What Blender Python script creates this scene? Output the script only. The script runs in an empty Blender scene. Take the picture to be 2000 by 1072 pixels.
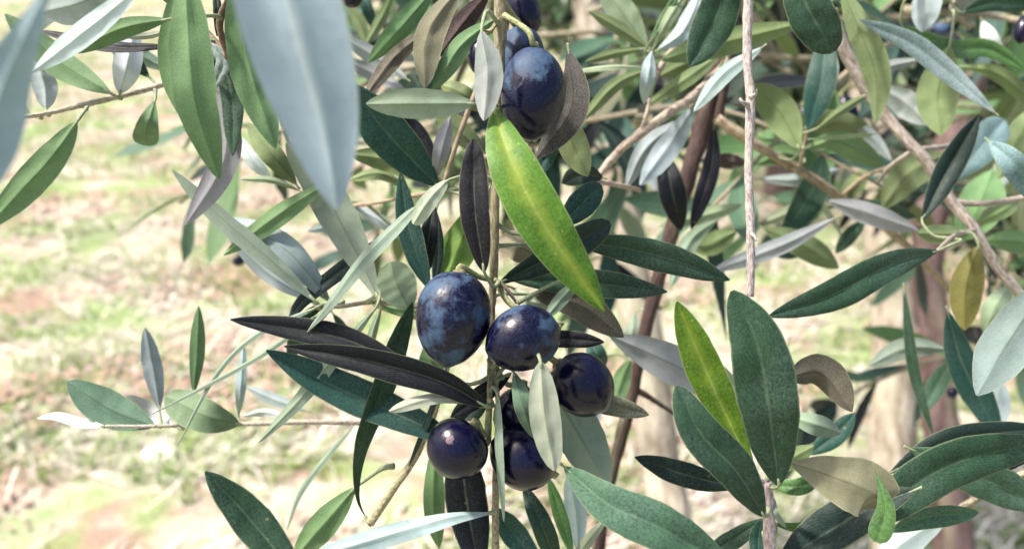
import bpy, math, random
from mathutils import Vector, Matrix, Quaternion, noise
R = math.radians
rnd = random.Random(7)

# ------------------------------------------------------------ camera, light
scene = bpy.context.scene
CAM_H, PITCH = 1.35, R(24)
FPX = 1732.0                      # focal length in photo pixels (2000 wide)
cam_d = bpy.data.cameras.new('camera')
cam = bpy.data.objects.new('camera', cam_d)
scene.collection.objects.link(cam)
cam.location = (0, 0, CAM_H)
cam.rotation_euler = (R(90) - PITCH, 0, 0)
cam_d.sensor_width = 36
cam_d.lens = 36 * FPX / 2000
cam_d.clip_start = 0.01
cam_d.clip_end = 500
cam_d.dof.use_dof = True
cam_d.dof.focus_distance = 0.217
cam_d.dof.aperture_fstop = 14.5
scene.camera = cam

SUN_EL, SUN_AZ = R(60), R(-85)    # azimuth clockwise from +Y: high on the left
world = bpy.data.worlds.new('World')
scene.world = world
world.use_nodes = True
wn = world.node_tree.nodes
sky = wn.new('ShaderNodeTexSky')
sky.sky_type = 'NISHITA'
sky.sun_disc = False
sky.sun_elevation = SUN_EL
sky.sun_rotation = SUN_AZ
sky.air_density = 1.0
sky.dust_density = 5.0
sky.ozone_density = 0.3
world.node_tree.links.new(sky.outputs[0], wn['Background'].inputs[0])
wn['Background'].inputs[1].default_value = 0.12
sun_d = bpy.data.lights.new('sun', 'SUN')
sun_d.energy = 3.4
sun_d.angle = R(5.0)
sun_d.color = (1.0, 0.95, 0.88)
sun = bpy.data.objects.new('sun', sun_d)
scene.collection.objects.link(sun)
sd = Vector((math.sin(SUN_AZ) * math.cos(SUN_EL), math.cos(SUN_AZ) * math.cos(SUN_EL), math.sin(SUN_EL)))
sun.rotation_euler = sd.to_track_quat('Z', 'Y').to_euler()
scene.view_settings.view_transform = 'Standard'
scene.view_settings.look = 'None'
scene.view_settings.gamma = 1
scene.view_settings.use_curve_mapping = False
scene.view_settings.exposure = 1.35

# ------------------------------------------------------------ helpers
COL = scene.collection
CR = Vector((1, 0, 0))
CU = Vector((0, math.sin(PITCH), math.cos(PITCH)))
CF = Vector((0, math.cos(PITCH), -math.sin(PITCH)))
CO = Vector((0, 0, CAM_H))

def P(x, y, d):
    "place of a point seen at photo pixel (x, y), d metres in front of the camera"
    return CO + (CF + CR * ((x - 1000) / FPX) + CU * ((536 - y) / FPX)) * d

def ground_at(x, y):
    v = CF + CR * ((x - 1000) / FPX) + CU * ((536 - y) / FPX)
    return CO + v * (CO.z / -v.z)

def link(o, parent=None):
    COL.objects.link(o)
    if parent is not None:
        o.parent = parent
    return o

def empty(name, loc, label, cat, group=None):
    o = bpy.data.objects.new(name, None)
    o.empty_display_size = 0.01
    o.location = loc
    o['label'] = label
    o['category'] = cat
    if group:
        o['group'] = group
    return link(o)

def wloc(o):
    v = Vector(o.location)
    while o.parent is not None:
        o = o.parent
        v += Vector(o.location)
    return v

def mesh_obj(name, verts, faces, mats, parent=None, origin=None, uvs=None, midx=None, smooth=True):
    origin = Vector(origin) if origin is not None else Vector(verts[0])
    me = bpy.data.meshes.new(name)
    me.from_pydata([Vector(v) - origin for v in verts], [], faces)
    for m in mats:
        me.materials.append(m)
    if midx:
        me.polygons.foreach_set('material_index', midx)
    if smooth:
        me.polygons.foreach_set('use_smooth', [True] * len(me.polygons))
    if uvs is not None:
        uvl = me.uv_layers.new(name='UVMap')
        flat = []
        for l in me.loops:
            flat.extend(uvs[l.vertex_index])
        uvl.data.foreach_set('uv', flat)
    me.update()
    o = bpy.data.objects.new(name, me)
    link(o, parent)
    o.location = origin - (wloc(parent) if parent is not None else Vector((0, 0, 0)))
    return o

def spline(pts, n):
    "Catmull-Rom through pts, n+1 samples spaced evenly"
    p = [Vector(q) for q in pts]
    if len(p) == 2:
        return [p[0].lerp(p[1], i / n) for i in range(n + 1)]
    e = [p[0] * 2 - p[1]] + p + [p[-1] * 2 - p[-2]]
    dense = []
    for i in range(1, len(e) - 2):
        for k in range(24):
            t = k / 24
            a, b, c, d = e[i - 1], e[i], e[i + 1], e[i + 2]
            dense.append(0.5 * ((2 * b) + (c - a) * t + (2 * a - 5 * b + 4 * c - d) * t * t + (3 * b - a - 3 * c + d) * t ** 3))
    dense.append(p[-1])
    L = [0]
    for i in range(1, len(dense)):
        L.append(L[-1] + (dense[i] - dense[i - 1]).length)
    out, j = [], 0
    for i in range(n + 1):
        s = L[-1] * i / n
        while j < len(L) - 2 and L[j + 1] < s:
            j += 1
        out.append(dense[j].lerp(dense[j + 1], min(1, max(0, (s - L[j]) / max(1e-9, L[j + 1] - L[j])))))
    return out

# ------------------------------------------------------------ materials
def new_mat(name):
    m = bpy.data.materials.new(name)
    m.use_nodes = True
    nt = m.node_tree
    return m, nt, nt.nodes['Principled BSDF']

def N(nt, typ, **kw):
    n = nt.nodes.new(typ)
    for k, v in kw.items():
        if k in n.bl_rna.properties:
            setattr(n, k, v)
        else:
            n.inputs[k].default_value = v
    return n

def mathn(nt, op, a, b=None, clamp=False):
    n = nt.nodes.new('ShaderNodeMath'); n.operation = op; n.use_clamp = clamp
    for i, v in enumerate((a, b)):
        if v is None: continue
        if isinstance(v, (int, float)): n.inputs[i].default_value = v
        else: nt.links.new(v, n.inputs[i])
    return n.outputs[0]

def ramp(nt, fac, stops):
    n = nt.nodes.new('ShaderNodeValToRGB')
    while len(n.color_ramp.elements) < len(stops):
        n.color_ramp.elements.new(0.5)
    for e, (p, c) in zip(n.color_ramp.elements, stops):
        e.position = p
        e.color = (c, c, c, 1) if isinstance(c, (int, float)) else (*c, 1)
    nt.links.new(fac, n.inputs[0])
    return n.outputs[0]

def mixc(nt, fac, a, b, mode='MIX'):
    n = nt.nodes.new('ShaderNodeMix'); n.data_type = 'RGBA'; n.blend_type = mode; n.clamp_result = False
    for i, v in ((0, fac), (6, a), (7, b)):
        if isinstance(v, (int, float)): n.inputs[i].default_value = v
        elif isinstance(v, tuple): n.inputs[i].default_value = (*v, 1)
        else: nt.links.new(v, n.inputs[i])
    return n.outputs[2]

def noise_tex(nt, vec, scale, detail=3, rough=0.6):
    n = N(nt, 'ShaderNodeTexNoise', Scale=scale, Detail=detail, Roughness=rough)
    if vec is not None:
        nt.links.new(vec, n.inputs['Vector'])
    return n.outputs['Fac']

def obj_vec(nt):
    tc = nt.nodes.new('ShaderNodeTexCoord')
    oi = nt.nodes.new('ShaderNodeObjectInfo')
    ad = nt.nodes.new('ShaderNodeVectorMath'); ad.operation = 'ADD'
    mu = nt.nodes.new('ShaderNodeMath'); mu.operation = 'MULTIPLY'; mu.inputs[1].default_value = 9.0
    nt.links.new(oi.outputs['Random'], mu.inputs[0])
    nt.links.new(tc.outputs['Object'], ad.inputs[0])
    nt.links.new(mu.outputs[0], ad.inputs[1])
    return ad.outputs[0], tc, oi

def leaf_material(name, top, translucent=0.25):
    m, nt, bs = new_mat(name)
    vec, tc, oi = obj_vec(nt)
    at = N(nt, 'ShaderNodeAttribute', attribute_type='OBJECT', attribute_name='tone_top' if top else 'tone_under')
    base = at.outputs['Color']
    # vein layout from the leaf's own length / width coordinates
    sep = nt.nodes.new('ShaderNodeSeparateXYZ'); nt.links.new(tc.outputs['UV'], sep.inputs[0])
    u = mathn(nt, 'ABSOLUTE', mathn(nt, 'SUBTRACT', sep.outputs[0], 0.5))
    v = sep.outputs[1]
    rib = ramp(nt, u, [(0.0, 1.0), (0.012, 0.9), (0.04, 0.0)])
    ribf = mathn(nt, 'MULTIPLY', rib, ramp(nt, v, [(0.0, 1.0), (0.6, 0.7), (0.97, 0.0)]))
    # lateral veins
    ph = mathn(nt, 'SUBTRACT', mathn(nt, 'MULTIPLY', v, 22.0), mathn(nt, 'MULTIPLY', u, 16.0))
    wob = mathn(nt, 'MULTIPLY', noise_tex(nt, vec, 220, 2), 3.0)
    fr = mathn(nt, 'FRACT', mathn(nt, 'ADD', ph, wob))
    vein = ramp(nt, fr, [(0.0, 1.0), (0.12, 0.0), (0.9, 0.0), (1.0, 1.0)])
    big = noise_tex(nt, vec, 110, 4, 0.65)
    mid = noise_tex(nt, vec, 620, 3, 0.6)
    fine = noise_tex(nt, vec, 3200, 2, 0.7)
    c = mixc(nt, ramp(nt, big, [(0.3, 0.0), (0.72, 1.0)]), base, (0.5, 0.6, 0.55) if top else (0.62, 0.68, 0.66), 'MULTIPLY')
    # blend halfway back
    if top:
        grain = noise_tex(nt, vec, 1500, 3, 0.75)
        sp2 = ramp(nt, grain, [(0.36, 1.0), (0.56, 0.0)])
        c = mixc(nt, mathn(nt, 'MULTIPLY', sp2, mathn(nt, 'ADD', 0.15, mathn(nt, 'MULTIPLY', mid, 0.8))), c, mixc(nt, 1.0, c, (0.36, 0.38, 0.5), 'MULTIPLY'))
        sp = mathn(nt, 'MULTIPLY', ramp(nt, grain, [(0.5, 0.0), (0.68, 1.0)]), ramp(nt, big, [(0.35, 0.25), (0.65, 1.0)]))
        c = mixc(nt, mathn(nt, 'MULTIPLY', sp, 0.45), c, mixc(nt, 0.09, base, (0.42, 0.62, 0.52)))
        glow = N(nt, 'ShaderNodeAttribute', attribute_type='OBJECT', attribute_name='rib_glow').outputs['Fac']
        wax_sheen = noise_tex(nt, vec, 55, 3, 0.55)  # waxy grey patches, with the pale sheen painted into them
        wx = mathn(nt, 'MULTIPLY', ramp(nt, wax_sheen, [(0.45, 0.0), (0.68, 1.0)]), ramp(nt, grain, [(0.38, 0.12), (0.62, 0.62)]))
        wx = mathn(nt, 'MULTIPLY', wx, mathn(nt, 'SUBTRACT', 1.0, mathn(nt, 'MINIMUM', mathn(nt, 'MULTIPLY', glow, 4.0), 1.0)))
        sc_ = nt.nodes.new('ShaderNodeSeparateColor'); nt.links.new(base, sc_.inputs[0])
        lum = mathn(nt, 'MULTIPLY', mathn(nt, 'SUBTRACT', sc_.outputs[1], 0.02), 11.0, clamp=True)
        c = mixc(nt, mathn(nt, 'MULTIPLY', mathn(nt, 'MULTIPLY', wx, lum), 0.6), c, (0.20, 0.28, 0.26))
        gm = mathn(nt, 'MULTIPLY', ramp(nt, mathn(nt, 'ADD', u, mathn(nt, 'MULTIPLY', mathn(nt, 'SUBTRACT', big, 0.5), 0.45)), [(0.0, 1.0), (0.04, 0.7), (0.22, 0.0)]), glow)
        c = mixc(nt, gm, c, (0.36, 0.40, 0.06))
        spv = N(nt, 'ShaderNodeTexVoronoi', Scale=330.0); nt.links.new(vec, spv.inputs['Vector'])
        c = mixc(nt, mathn(nt, 'MULTIPLY', ramp(nt, spv.outputs['Distance'], [(0.0, 1.0), (0.10, 1.0), (0.17, 0.0)]), mathn(nt, 'MULTIPLY', glow, ramp(nt, mid, [(0.5, 0.0), (0.56, 0.6)]))), c, (0.55, 0.55, 0.16))
        c = mixc(nt, mathn(nt, 'MULTIPLY', vein, 0.07), c, (0.35, 0.42, 0.2))
        c = mixc(nt, mathn(nt, 'MULTIPLY', mathn(nt, 'MULTIPLY', ribf, ramp(nt, mid, [(0.3, 0.3), (0.6, 1.0)])), 0.5), c, mixc(nt, 0.40, base, (0.42, 0.5, 0.3)))
    else:
        sp = ramp(nt, mid, [(0.3, 0.0), (0.7, 1.0)])
        c = mixc(nt, mathn(nt, 'MULTIPLY', sp, 0.25), c, mixc(nt, 0.8, c, (0.85, 0.86, 0.85), 'MULTIPLY'))
        c = mixc(nt, mathn(nt, 'MULTIPLY', ramp(nt, fine, [(0.4, 0.0), (0.65, 1.0)]), 0.12), c, (0.6, 0.6, 0.58))
        c = mixc(nt, mathn(nt, 'MULTIPLY', vein, 0.06), c, (0.2, 0.22, 0.1))
        glow = N(nt, 'ShaderNodeAttribute', attribute_type='OBJECT', attribute_name='rib_glow').outputs['Fac']
        ribf = mathn(nt, 'MULTIPLY', ribf, mathn(nt, 'SUBTRACT', 1.0, glow))
        c = mixc(nt, mathn(nt, 'MULTIPLY', glow, ramp(nt, u, [(0.0, 0.8), (0.03, 0.6), (0.07, 0.0)])), c, (0.72, 0.78, 0.78))
        c = mixc(nt, mathn(nt, 'MULTIPLY', ribf, 0.85), c, mixc(nt, 1.0, base, (0.42, 0.45, 0.32), 'MULTIPLY'))
    # a few brown specks
    sc = N(nt, 'ShaderNodeTexVoronoi', Scale=160.0); nt.links.new(vec, sc.inputs['Vector'])
    spk = ramp(nt, sc.outputs['Distance'], [(0.0, 1.0), (0.05, 0.9), (0.09, 0.0)])
    pick = ramp(nt, noise_tex(nt, vec, 60, 1), [(0.56, 0.0), (0.6, 1.0)])
    c = mixc(nt, mathn(nt, 'MULTIPLY', mathn(nt, 'MULTIPLY', spk, pick), 0.5), c, (0.3, 0.27, 0.14) if top else (0.12, 0.09, 0.05))
    # dry pale edge line
    edge = ramp(nt, u, [(0.465, 0.0), (0.492, 1.0)])
    c = mixc(nt, mathn(nt, 'MULTIPLY', edge, 0.4), c, (0.33, 0.36, 0.2))
    nt.links.new(c, bs.inputs['Base Color'])
    if top:
        rr = ramp(nt, mid, [(0.3, 0.40), (0.7, 0.62)])
        bs.inputs['Specular IOR Level'].default_value = 0.27
    else:
        rr = ramp(nt, mid, [(0.3, 0.62), (0.7, 0.8)])
        bs.inputs['Specular IOR Level'].default_value = 0.35
        bs.inputs['Sheen Weight'].default_value = 0.25
        bs.inputs['Sheen Roughness'].default_value = 0.4
    nt.links.new(rr, bs.inputs['Roughness'])
    h = mathn(nt, 'ADD', mathn(nt, 'MULTIPLY', fine, 0.6), mathn(nt, 'ADD', mid, mathn(nt, 'MULTIPLY', vein, -0.35 if top else 0.3)))
    bp = N(nt, 'ShaderNodeBump', Strength=0.35, Distance=0.00025)
    nt.links.new(h, bp.inputs['Height'])
    nt.links.new(bp.outputs[0], bs.inputs['Normal'])
    tr = nt.nodes.new('ShaderNodeBsdfTranslucent')
    tcx = mixc(nt, 1.0, c, (1.5, 1.9, 0.7) if top else (1.0, 1.2, 0.6), 'MULTIPLY')
    nt.links.new(tcx, tr.inputs[0])
    mx = nt.nodes.new('ShaderNodeMixShader'); mx.inputs[0].default_value = translucent
    nt.links.new(bs.outputs[0], mx.inputs[1]); nt.links.new(tr.outputs[0], mx.inputs[2])
    nt.links.new(mx.outputs[0], nt.nodes['Material Output'].inputs[0])
    return m

LEAF_TOP = leaf_material('leaf_upper_face', True, 0.28)
LEAF_UND = leaf_material('leaf_lower_face', False, 0.25)

def bark_material(name='bark', bump=0.5):
    m, nt, bs = new_mat(name)
    vec, tc, oi = obj_vec(nt)
    at = N(nt, 'ShaderNodeAttribute', attribute_type='OBJECT', attribute_name='tone_top')
    ats = N(nt, 'ShaderNodeAttribute', attribute_type='OBJECT', attribute_name='bark_scale')
    sep = nt.nodes.new('ShaderNodeSeparateXYZ'); nt.links.new(tc.outputs['UV'], sep.inputs[0])
    cmb = nt.nodes.new('ShaderNodeCombineXYZ')
    nt.links.new(mathn(nt, 'MULTIPLY', sep.outputs[0], 1.0), cmb.inputs[0])
    nt.links.new(mathn(nt, 'MULTIPLY', sep.outputs[1], 0.35), cmb.inputs[1])
    nt.links.new(oi.outputs['Random'], cmb.inputs[2])
    streak = noise_tex(nt, cmb.outputs[0], 7.0, 5, 0.7)
    spots = noise_tex(nt, cmb.outputs[0], 3.0, 3, 0.6)
    patch = noise_tex(nt, cmb.outputs[0], 1.1, 3, 0.6)
    c = mixc(nt, ramp(nt, streak, [(0.38, 0.0), (0.62, 1.0)]), mixc(nt, 1.0, at.outputs['Color'], (0.42, 0.36, 0.32), 'MULTIPLY'), at.outputs['Color'])
    c = mixc(nt, ramp(nt, spots, [(0.6, 0.0), (0.68, 0.8)]), c, mixc(nt, 1.0, at.outputs['Color'], (0.3, 0.2, 0.16), 'MULTIPLY'))
    c = mixc(nt, ramp(nt, patch, [(0.55, 0.0), (0.7, 0.45)]), c, mixc(nt, 0.5, at.outputs['Color'], (0.38, 0.4, 0.24)))
    nt.links.new(c, bs.inputs['Base Color'])
    bs.inputs['Roughness'].default_value = 0.7
    bs.inputs['Specular IOR Level'].default_value = 0.3
    bp = N(nt, 'ShaderNodeBump', Strength=bump)
    nt.links.new(ats.outputs['Fac'], bp.inputs['Distance'])
    nt.links.new(mathn(nt, 'ADD', streak, mathn(nt, 'MULTIPLY', spots, 0.6)), bp.inputs['Height'])
    nt.links.new(bp.outputs[0], bs.inputs['Normal'])
    return m

BARK = bark_material()

def olive_material():
    m, nt, bs = new_mat('olive_skin')
    vec, tc, oi = obj_vec(nt)
    bl = N(nt, 'ShaderNodeAttribute', attribute_type='OBJECT', attribute_name='bloom').outputs['Fac']
    sep = nt.nodes.new('ShaderNodeSeparateXYZ'); nt.links.new(tc.outputs['Object'], sep.inputs[0])
    big = noise_tex(nt, vec, 95, 5, 0.66)
    smudge = N(nt, 'ShaderNodeTexNoise', Scale=170.0, Detail=6.0, Roughness=0.7, Distortion=1.2)
    nt.links.new(vec, smudge.inputs['Vector'])
    fine = noise_tex(nt, vec, 1500, 3, 0.7)
    dots = noise_tex(nt, vec, 3600, 1, 0.5)
    field = mathn(nt, 'ADD', mathn(nt, 'MULTIPLY', big, 0.62), mathn(nt, 'MULTIPLY', smudge.outputs['Fac'], 0.38))
    cap = N(nt, 'ShaderNodeAttribute', attribute_type='OBJECT', attribute_name='cap').outputs['Fac']
    zz = mathn(nt, 'SUBTRACT', mathn(nt, 'MULTIPLY', sep.outputs[2], 62.0), mathn(nt, 'MULTIPLY', sep.outputs[0], 30.0))
    field = mathn(nt, 'ADD', field, mathn(nt, 'MULTIPLY', mathn(nt, 'SUBTRACT', mathn(nt, 'MULTIPLY', zz, 1.0), 0.12), mathn(nt, 'MULTIPLY', cap, 0.55)))
    th = mathn(nt, 'SUBTRACT', 0.76, mathn(nt, 'MULTIPLY', bl, 0.33))
    mask = mathn(nt, 'MULTIPLY', mathn(nt, 'SUBTRACT', field, th), 14.0, clamp=True)
    mask = mathn(nt, 'MULTIPLY', mask, ramp(nt, fine, [(0.25, 0.45), (0.6, 1.0)]))
    thin = mathn(nt, 'MULTIPLY', mathn(nt, 'MULTIPLY', ramp(nt, fine, [(0.45, 0.0), (0.7, 0.5)]), bl), 0.6)
    mask = mathn(nt, 'MAXIMUM', mask, thin)
    skin = mixc(nt, big, (0.0012, 0.001, 0.008), (0.003, 0.002, 0.018))
    bloomc = mixc(nt, ramp(nt, big, [(0.4, 0.0), (0.62, 1.0)]), (0.014, 0.024, 0.080), (0.045, 0.092, 0.155))
    c = mixc(nt, mathn(nt, 'MULTIPLY', mask, 0.85), skin, bloomc)
    c = mixc(nt, ramp(nt, dots, [(0.70, 0.0), (0.76, 0.35)]), c, (0.12, 0.12, 0.18))
    bs.inputs['Specular IOR Level'].default_value = 0.3
    nt.links.new(c, bs.inputs['Base Color'])
    nt.links.new(ramp(nt, mask, [(0.0, 0.19), (0.3, 0.44), (1.0, 0.7)]), bs.inputs['Roughness'])
    bp = N(nt, 'ShaderNodeBump', Strength=0.22, Distance=0.0003)
    nt.links.new(mathn(nt, 'ADD', smudge.outputs['Fac'], mathn(nt, 'MULTIPLY', fine, 0.35)), bp.inputs['Height'])
    nt.links.new(bp.outputs[0], bs.inputs['Normal'])
    return m
OLIVE = olive_material()

def simple_mat(name, c1, c2, scale, rough=0.8, bump=0.3, dist=0.002, trans=0.0):
    m, nt, bs = new_mat(name)
    vec, tc, oi = obj_vec(nt)
    n1 = noise_tex(nt, vec, scale, 5, 0.65)
    c = mixc(nt, ramp(nt, n1, [(0.3, 0.0), (0.7, 1.0)]), c1, c2)
    nt.links.new(c, bs.inputs['Base Color'])
    bs.inputs['Roughness'].default_value = rough
    bp = N(nt, 'ShaderNodeBump', Strength=bump, Distance=dist)
    nt.links.new(n1, bp.inputs['Height']); nt.links.new(bp.outputs[0], bs.inputs['Normal'])
    if trans:
        tr = nt.nodes.new('ShaderNodeBsdfTranslucent'); nt.links.new(c, tr.inputs[0])
        mx = nt.nodes.new('ShaderNodeMixShader'); mx.inputs[0].default_value = trans
        nt.links.new(bs.outputs[0], mx.inputs[1]); nt.links.new(tr.outputs[0], mx.inputs[2])
        nt.links.new(mx.outputs[0], nt.nodes['Material Output'].inputs[0])
    return m

# ------------------------------------------------------------ leaf, stem and olive builders
TONES = {   # leaf colours; shade is painted into navy and purple, sunlight into white
 'green': (0.032, 0.078, 0.042), 'dark': (0.013, 0.032, 0.028), 'navy': (0.005, 0.007, 0.015), 'teal': (0.020, 0.078, 0.064),
 'sage': (0.085, 0.17, 0.10), 'mid': (0.12, 0.235, 0.075), 'olive': (0.17, 0.235, 0.08), 'lime': (0.13, 0.265, 0.026),
 'yellow': (0.085, 0.165, 0.006), 'gold': (0.16, 0.14, 0.012), 'pale': (0.33, 0.40, 0.24), 'cream': (0.42, 0.46, 0.33),
 'silver': (0.40, 0.48, 0.49), 'lilac': (0.35, 0.36, 0.37), 'white': (0.68, 0.74, 0.74), 'blue': (0.24, 0.36, 0.38),
 'brown': (0.10, 0.08, 0.05), 'maroon': (0.065, 0.028, 0.028), 'purple': (0.013, 0.010, 0.020), 'tan': (0.28, 0.24, 0.15),
 'grey': (0.25, 0.32, 0.23), 'ugreen': (0.155, 0.29, 0.105), 'khaki': (0.17, 0.16, 0.09)}

def jitter(c, a=0.10):
    k = 1 + rnd.uniform(-a, a)
    return [max(0.0, x * k * (1 + rnd.uniform(-a, a) * 0.5)) for x in c]

def set_tones(o, top, und):
    o['tone_top'] = jitter(TONES[top] if isinstance(top, str) else top)
    o['tone_under'] = jitter(TONES[und] if isinstance(und, str) else und)

def prof(t, a, b):
    t = min(max(t, 0.0), 1.0)
    a *= 1.22; b *= 1.32
    tm = a / (a + b)
    pk = (tm ** a) * ((1 - tm) ** b)
    return (t ** a) * ((1 - t) ** b) / pk

SW = [-1, -0.86, -0.55, -0.22, -0.05, 0.05, 0.22, 0.55, 0.86, 1]
SWL = [-1, -0.5, 0, 0.5, 1]

def blade_mesh(ctr, sides, nrms, hw, fold, lo=False, wave=0.04, th=0.00022):
    "two sheets (upper and lower face) meeting at the margin"
    n = len(ctr)
    S = SWL if lo else SW
    verts, uvs, faces, mi = [], [], [], []
    seed = rnd.uniform(0, 100)
    for face in (0, 1):
        off = len(verts)
        for i in range(n):
            t = i / (n - 1)
            for s in S:
                w = hw[i] * (1 + wave * noise.noise(Vector((t * 5 + seed, 3 if s > 0 else 8, 0))) + wave * 0.5 * noise.noise(Vector((t * 17 + seed, 3 if s > 0 else 8, 5))))
                a = abs(s)
                up = w * (math.sin(fold) * (a ** 1.15) - 0.13 * a ** 4)
                up += 1.6 * wave * w * noise.noise(Vector((t * 7 + seed, s * 1.2, 4)))
                thick = th * (1 - a ** 3) * (0.4 + 0.6 * min(1, w / max(hw) if max(hw) > 0 else 1))
                if face == 0:
                    up += thick - (0.00022 if a < 0.04 or (not lo and a < 0.06) else 0) * min(1, w * 300)
                else:
                    up -= thick + (0.00035 if a < 0.06 else 0) * min(1, w * 300)
                verts.append(ctr[i] + sides[i] * (s * w * math.cos(fold)) + nrms[i] * up)
                uvs.append((0.5 + s * 0.5, t))
        m = len(S)
        for i in range(n - 1):
            for j in range(m - 1):
                q = (off + i * m + j, off + i * m + j + 1, off + (i + 1) * m + j + 1, off + (i + 1) * m + j)
                faces.append(q if face == 0 else q[::-1])
                mi.append(face)
    return verts, uvs, faces, mi

FAR = []
def leaf(branch, pts, w, d, side, tone, other=None, roll=0, fold=14, shp=(0.75, 0.62), n=20, pet=None, tip=0.0, bow=None, label=None, name='leaf', pr=1.6, wave=0.06):
    """leaf of branch running through photo pixels pts (base to tip), apparent width w (photo pixels),
    d metres away (number or one per point); side 'T' or 'U' = face that shows"""
    if isinstance(d, (int, float)):
        k = len(pts)
        bw = rnd.uniform(-0.004, 0.006) if bow is None else bow
        ds = [d + tip * i / (k - 1) - bw * math.sin(math.pi * i / (k - 1)) for i in range(k)]
    else:
        ds = list(d)
    p3 = [P(x, y, q) for (x, y), q in zip(pts, ds)]
    if len(p3) == 2:
        m3 = (p3[0] + p3[1]) / 2
        m3 += CU * (0.05 * rnd.uniform(-1, 1)) * (p3[1] - p3[0]).length - CF * rnd.uniform(0, .004)
        p3 = [p3[0], m3, p3[1]]
    lo = n < 12
    ctr = spline(p3, n)
    rolls = roll if isinstance(roll, (list, tuple)) else (roll, roll)
    dm = sum(ds) / len(ds)
    sides, nrms, hw = [], [], []
    for i, c in enumerate(ctr):
        t = i / n
        a, b = ctr[max(0, i - 1)], ctr[min(n, i + 1)]
        T = (b - a).normalized()
        V = (CO - c).normalized()
        S = T.cross(V)
        if S.length < 1e-4: S = CR.copy()
        S.normalize()
        Nn = S.cross(T).normalized()
        if Nn.dot(V) < 0: Nn = -Nn; S = -S
        q = t * (len(rolls) - 1)
        k = min(int(q), len(rolls) - 2)
        rl = R(rolls[k] + (rolls[k + 1] - rolls[k]) * (q - k))
        qt = Quaternion(T, rl)
        S = qt @ S; Nn = qt @ Nn
        if side == 'U': Nn = -Nn; S = -S
        sides.append(S); nrms.append(Nn)
        ww = 0.92 * w * dm / FPX / 2 / max(0.35, abs(math.cos(rl)))
        hw.append(ww * prof(0.004 + 0.992 * t, *shp) + 0.00006)
    v, uv, f, mi = blade_mesh(ctr, sides, nrms, hw, R(fold), lo, wave)
    o = mesh_obj(name, v, f, [LEAF_TOP, LEAF_UND], branch, ctr[0], uv, mi)
    if other is None:
        other = 'ugreen' if side == 'T' else 'green'
    set_tones(o, tone if side == 'T' else other, tone if side == 'U' else other)
    if label: o['label'] = label
    # petiole
    rr = pr * 0.00030
    a = ctr[0]; dirn = (ctr[0] - ctr[1]).normalized()
    if pet is not None:
        e = P(*pet) if len(pet) == 3 else P(pet[0], pet[1], ds[0])
    else:
        best = min(STEMS[branch.name], key=lambda q: (q - a).length) if branch is not None else a
        dd = (best - a).length
        if dd < 0.022:
            e = best
        else:
            e = a + dirn * 0.0014
            rr *= 0.55
            FAR.append((label or tone, pts[0], round(dd * 1000)))
    mid = (a + e) / 2 + dirn * min(0.006, (a - e).length * 0.22)
    c2 = Vector(TONES['pale']) * 0.9
    tube('petiole', [ctr[1] + (ctr[1] - ctr[0]) * 0.4, a, mid, e], [rr * .6, rr, rr, rr * 1.5], c2, o, seg=8 if not lo else 4, sides=6 if not lo else 4, bump=0.0001)
    return o

def tube(name, pts, rad, color, parent, seg=None, sides=10, bump=0.0004, knots=0.0, cap=True):
    seg = seg or max(8, 8 * (len(pts) - 1))
    c = spline(pts, seg)
    rl = rad if isinstance(rad, (list, tuple)) else [rad, rad]
    verts, uvs, faces = [], [], []
    T = (c[1] - c[0]).normalized()
    U = T.orthogonal().normalized()
    L = 0
    seed = rnd.uniform(0, 99)
    for i, p in enumerate(c):
        t = i / seg
        T = (c[min(seg, i + 1)] - c[max(0, i - 1)]).normalized()
        U = (U - T * U.dot(T)).normalized()
        W = T.cross(U)
        q = t * (len(rl) - 1); k = min(int(q), len(rl) - 2)
        r = rl[k] + (rl[k + 1] - rl[k]) * (q - k)
        if i: L += (c[i] - c[i - 1]).length
        for j in range(sides + 1):
            a = 2 * math.pi * j / sides
            dirv = U * math.cos(a) + W * math.sin(a)
            rr = r
            if knots:
                rr *= 1 + knots * noise.noise(Vector((math.cos(a) * 1.1, math.sin(a) * 1.1, L / max(r, 1e-5) * 0.35 + seed)))
            verts.append(p + dirv * rr)
            uvs.append((j / sides * 2, L / max(rl[0], 1e-5) / 3.2))
    m = sides + 1
    for i in range(seg):
        for j in range(sides):
            faces.append((i * m + j, i * m + j + 1, (i + 1) * m + j + 1, (i + 1) * m + j))
    if cap:
        faces.append(tuple(range(sides - 1, -1, -1)))
        faces.append(tuple(seg * m + j for j in range(sides)))
    o = mesh_obj(name, verts, faces, [BARK], parent, c[0], uvs)
    o['tone_top'] = list(color)
    o['bark_scale'] = bump
    return o

BRANCHES = {}
STEMS = {}
def branch(key, pts, rad_px, color, label, extra=()):
    "a top-level branch: stem through (x, y, d) with radii in photo pixels"
    p3 = [P(*p) for p in pts]
    root = empty('olive_branch', p3[0], label, 'branch', 'olive branches in the foreground and middle distance')
    rl = [r * p[2] / FPX for r, p in zip(rad_px, pts)]
    tube('stem', p3, rl, color, root, seg=14 * (len(pts) - 1), sides=12, bump=max(rl) * 0.35, knots=0.22)
    for ep, er in extra:
        q = [P(*p) for p in ep]
        tube('twig', q, [r * p[2] / FPX for r, p in zip(er, ep)], color, root, seg=10 * (len(ep) - 1), sides=10, bump=max(rl) * 0.3, knots=0.25)
    BRANCHES[key] = root
    STEMS[root.name] = [q for line in ([p3] + [[P(*p) for p in e[0]] for e in extra]) for q in spline(line, 60)]
    return root

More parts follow.
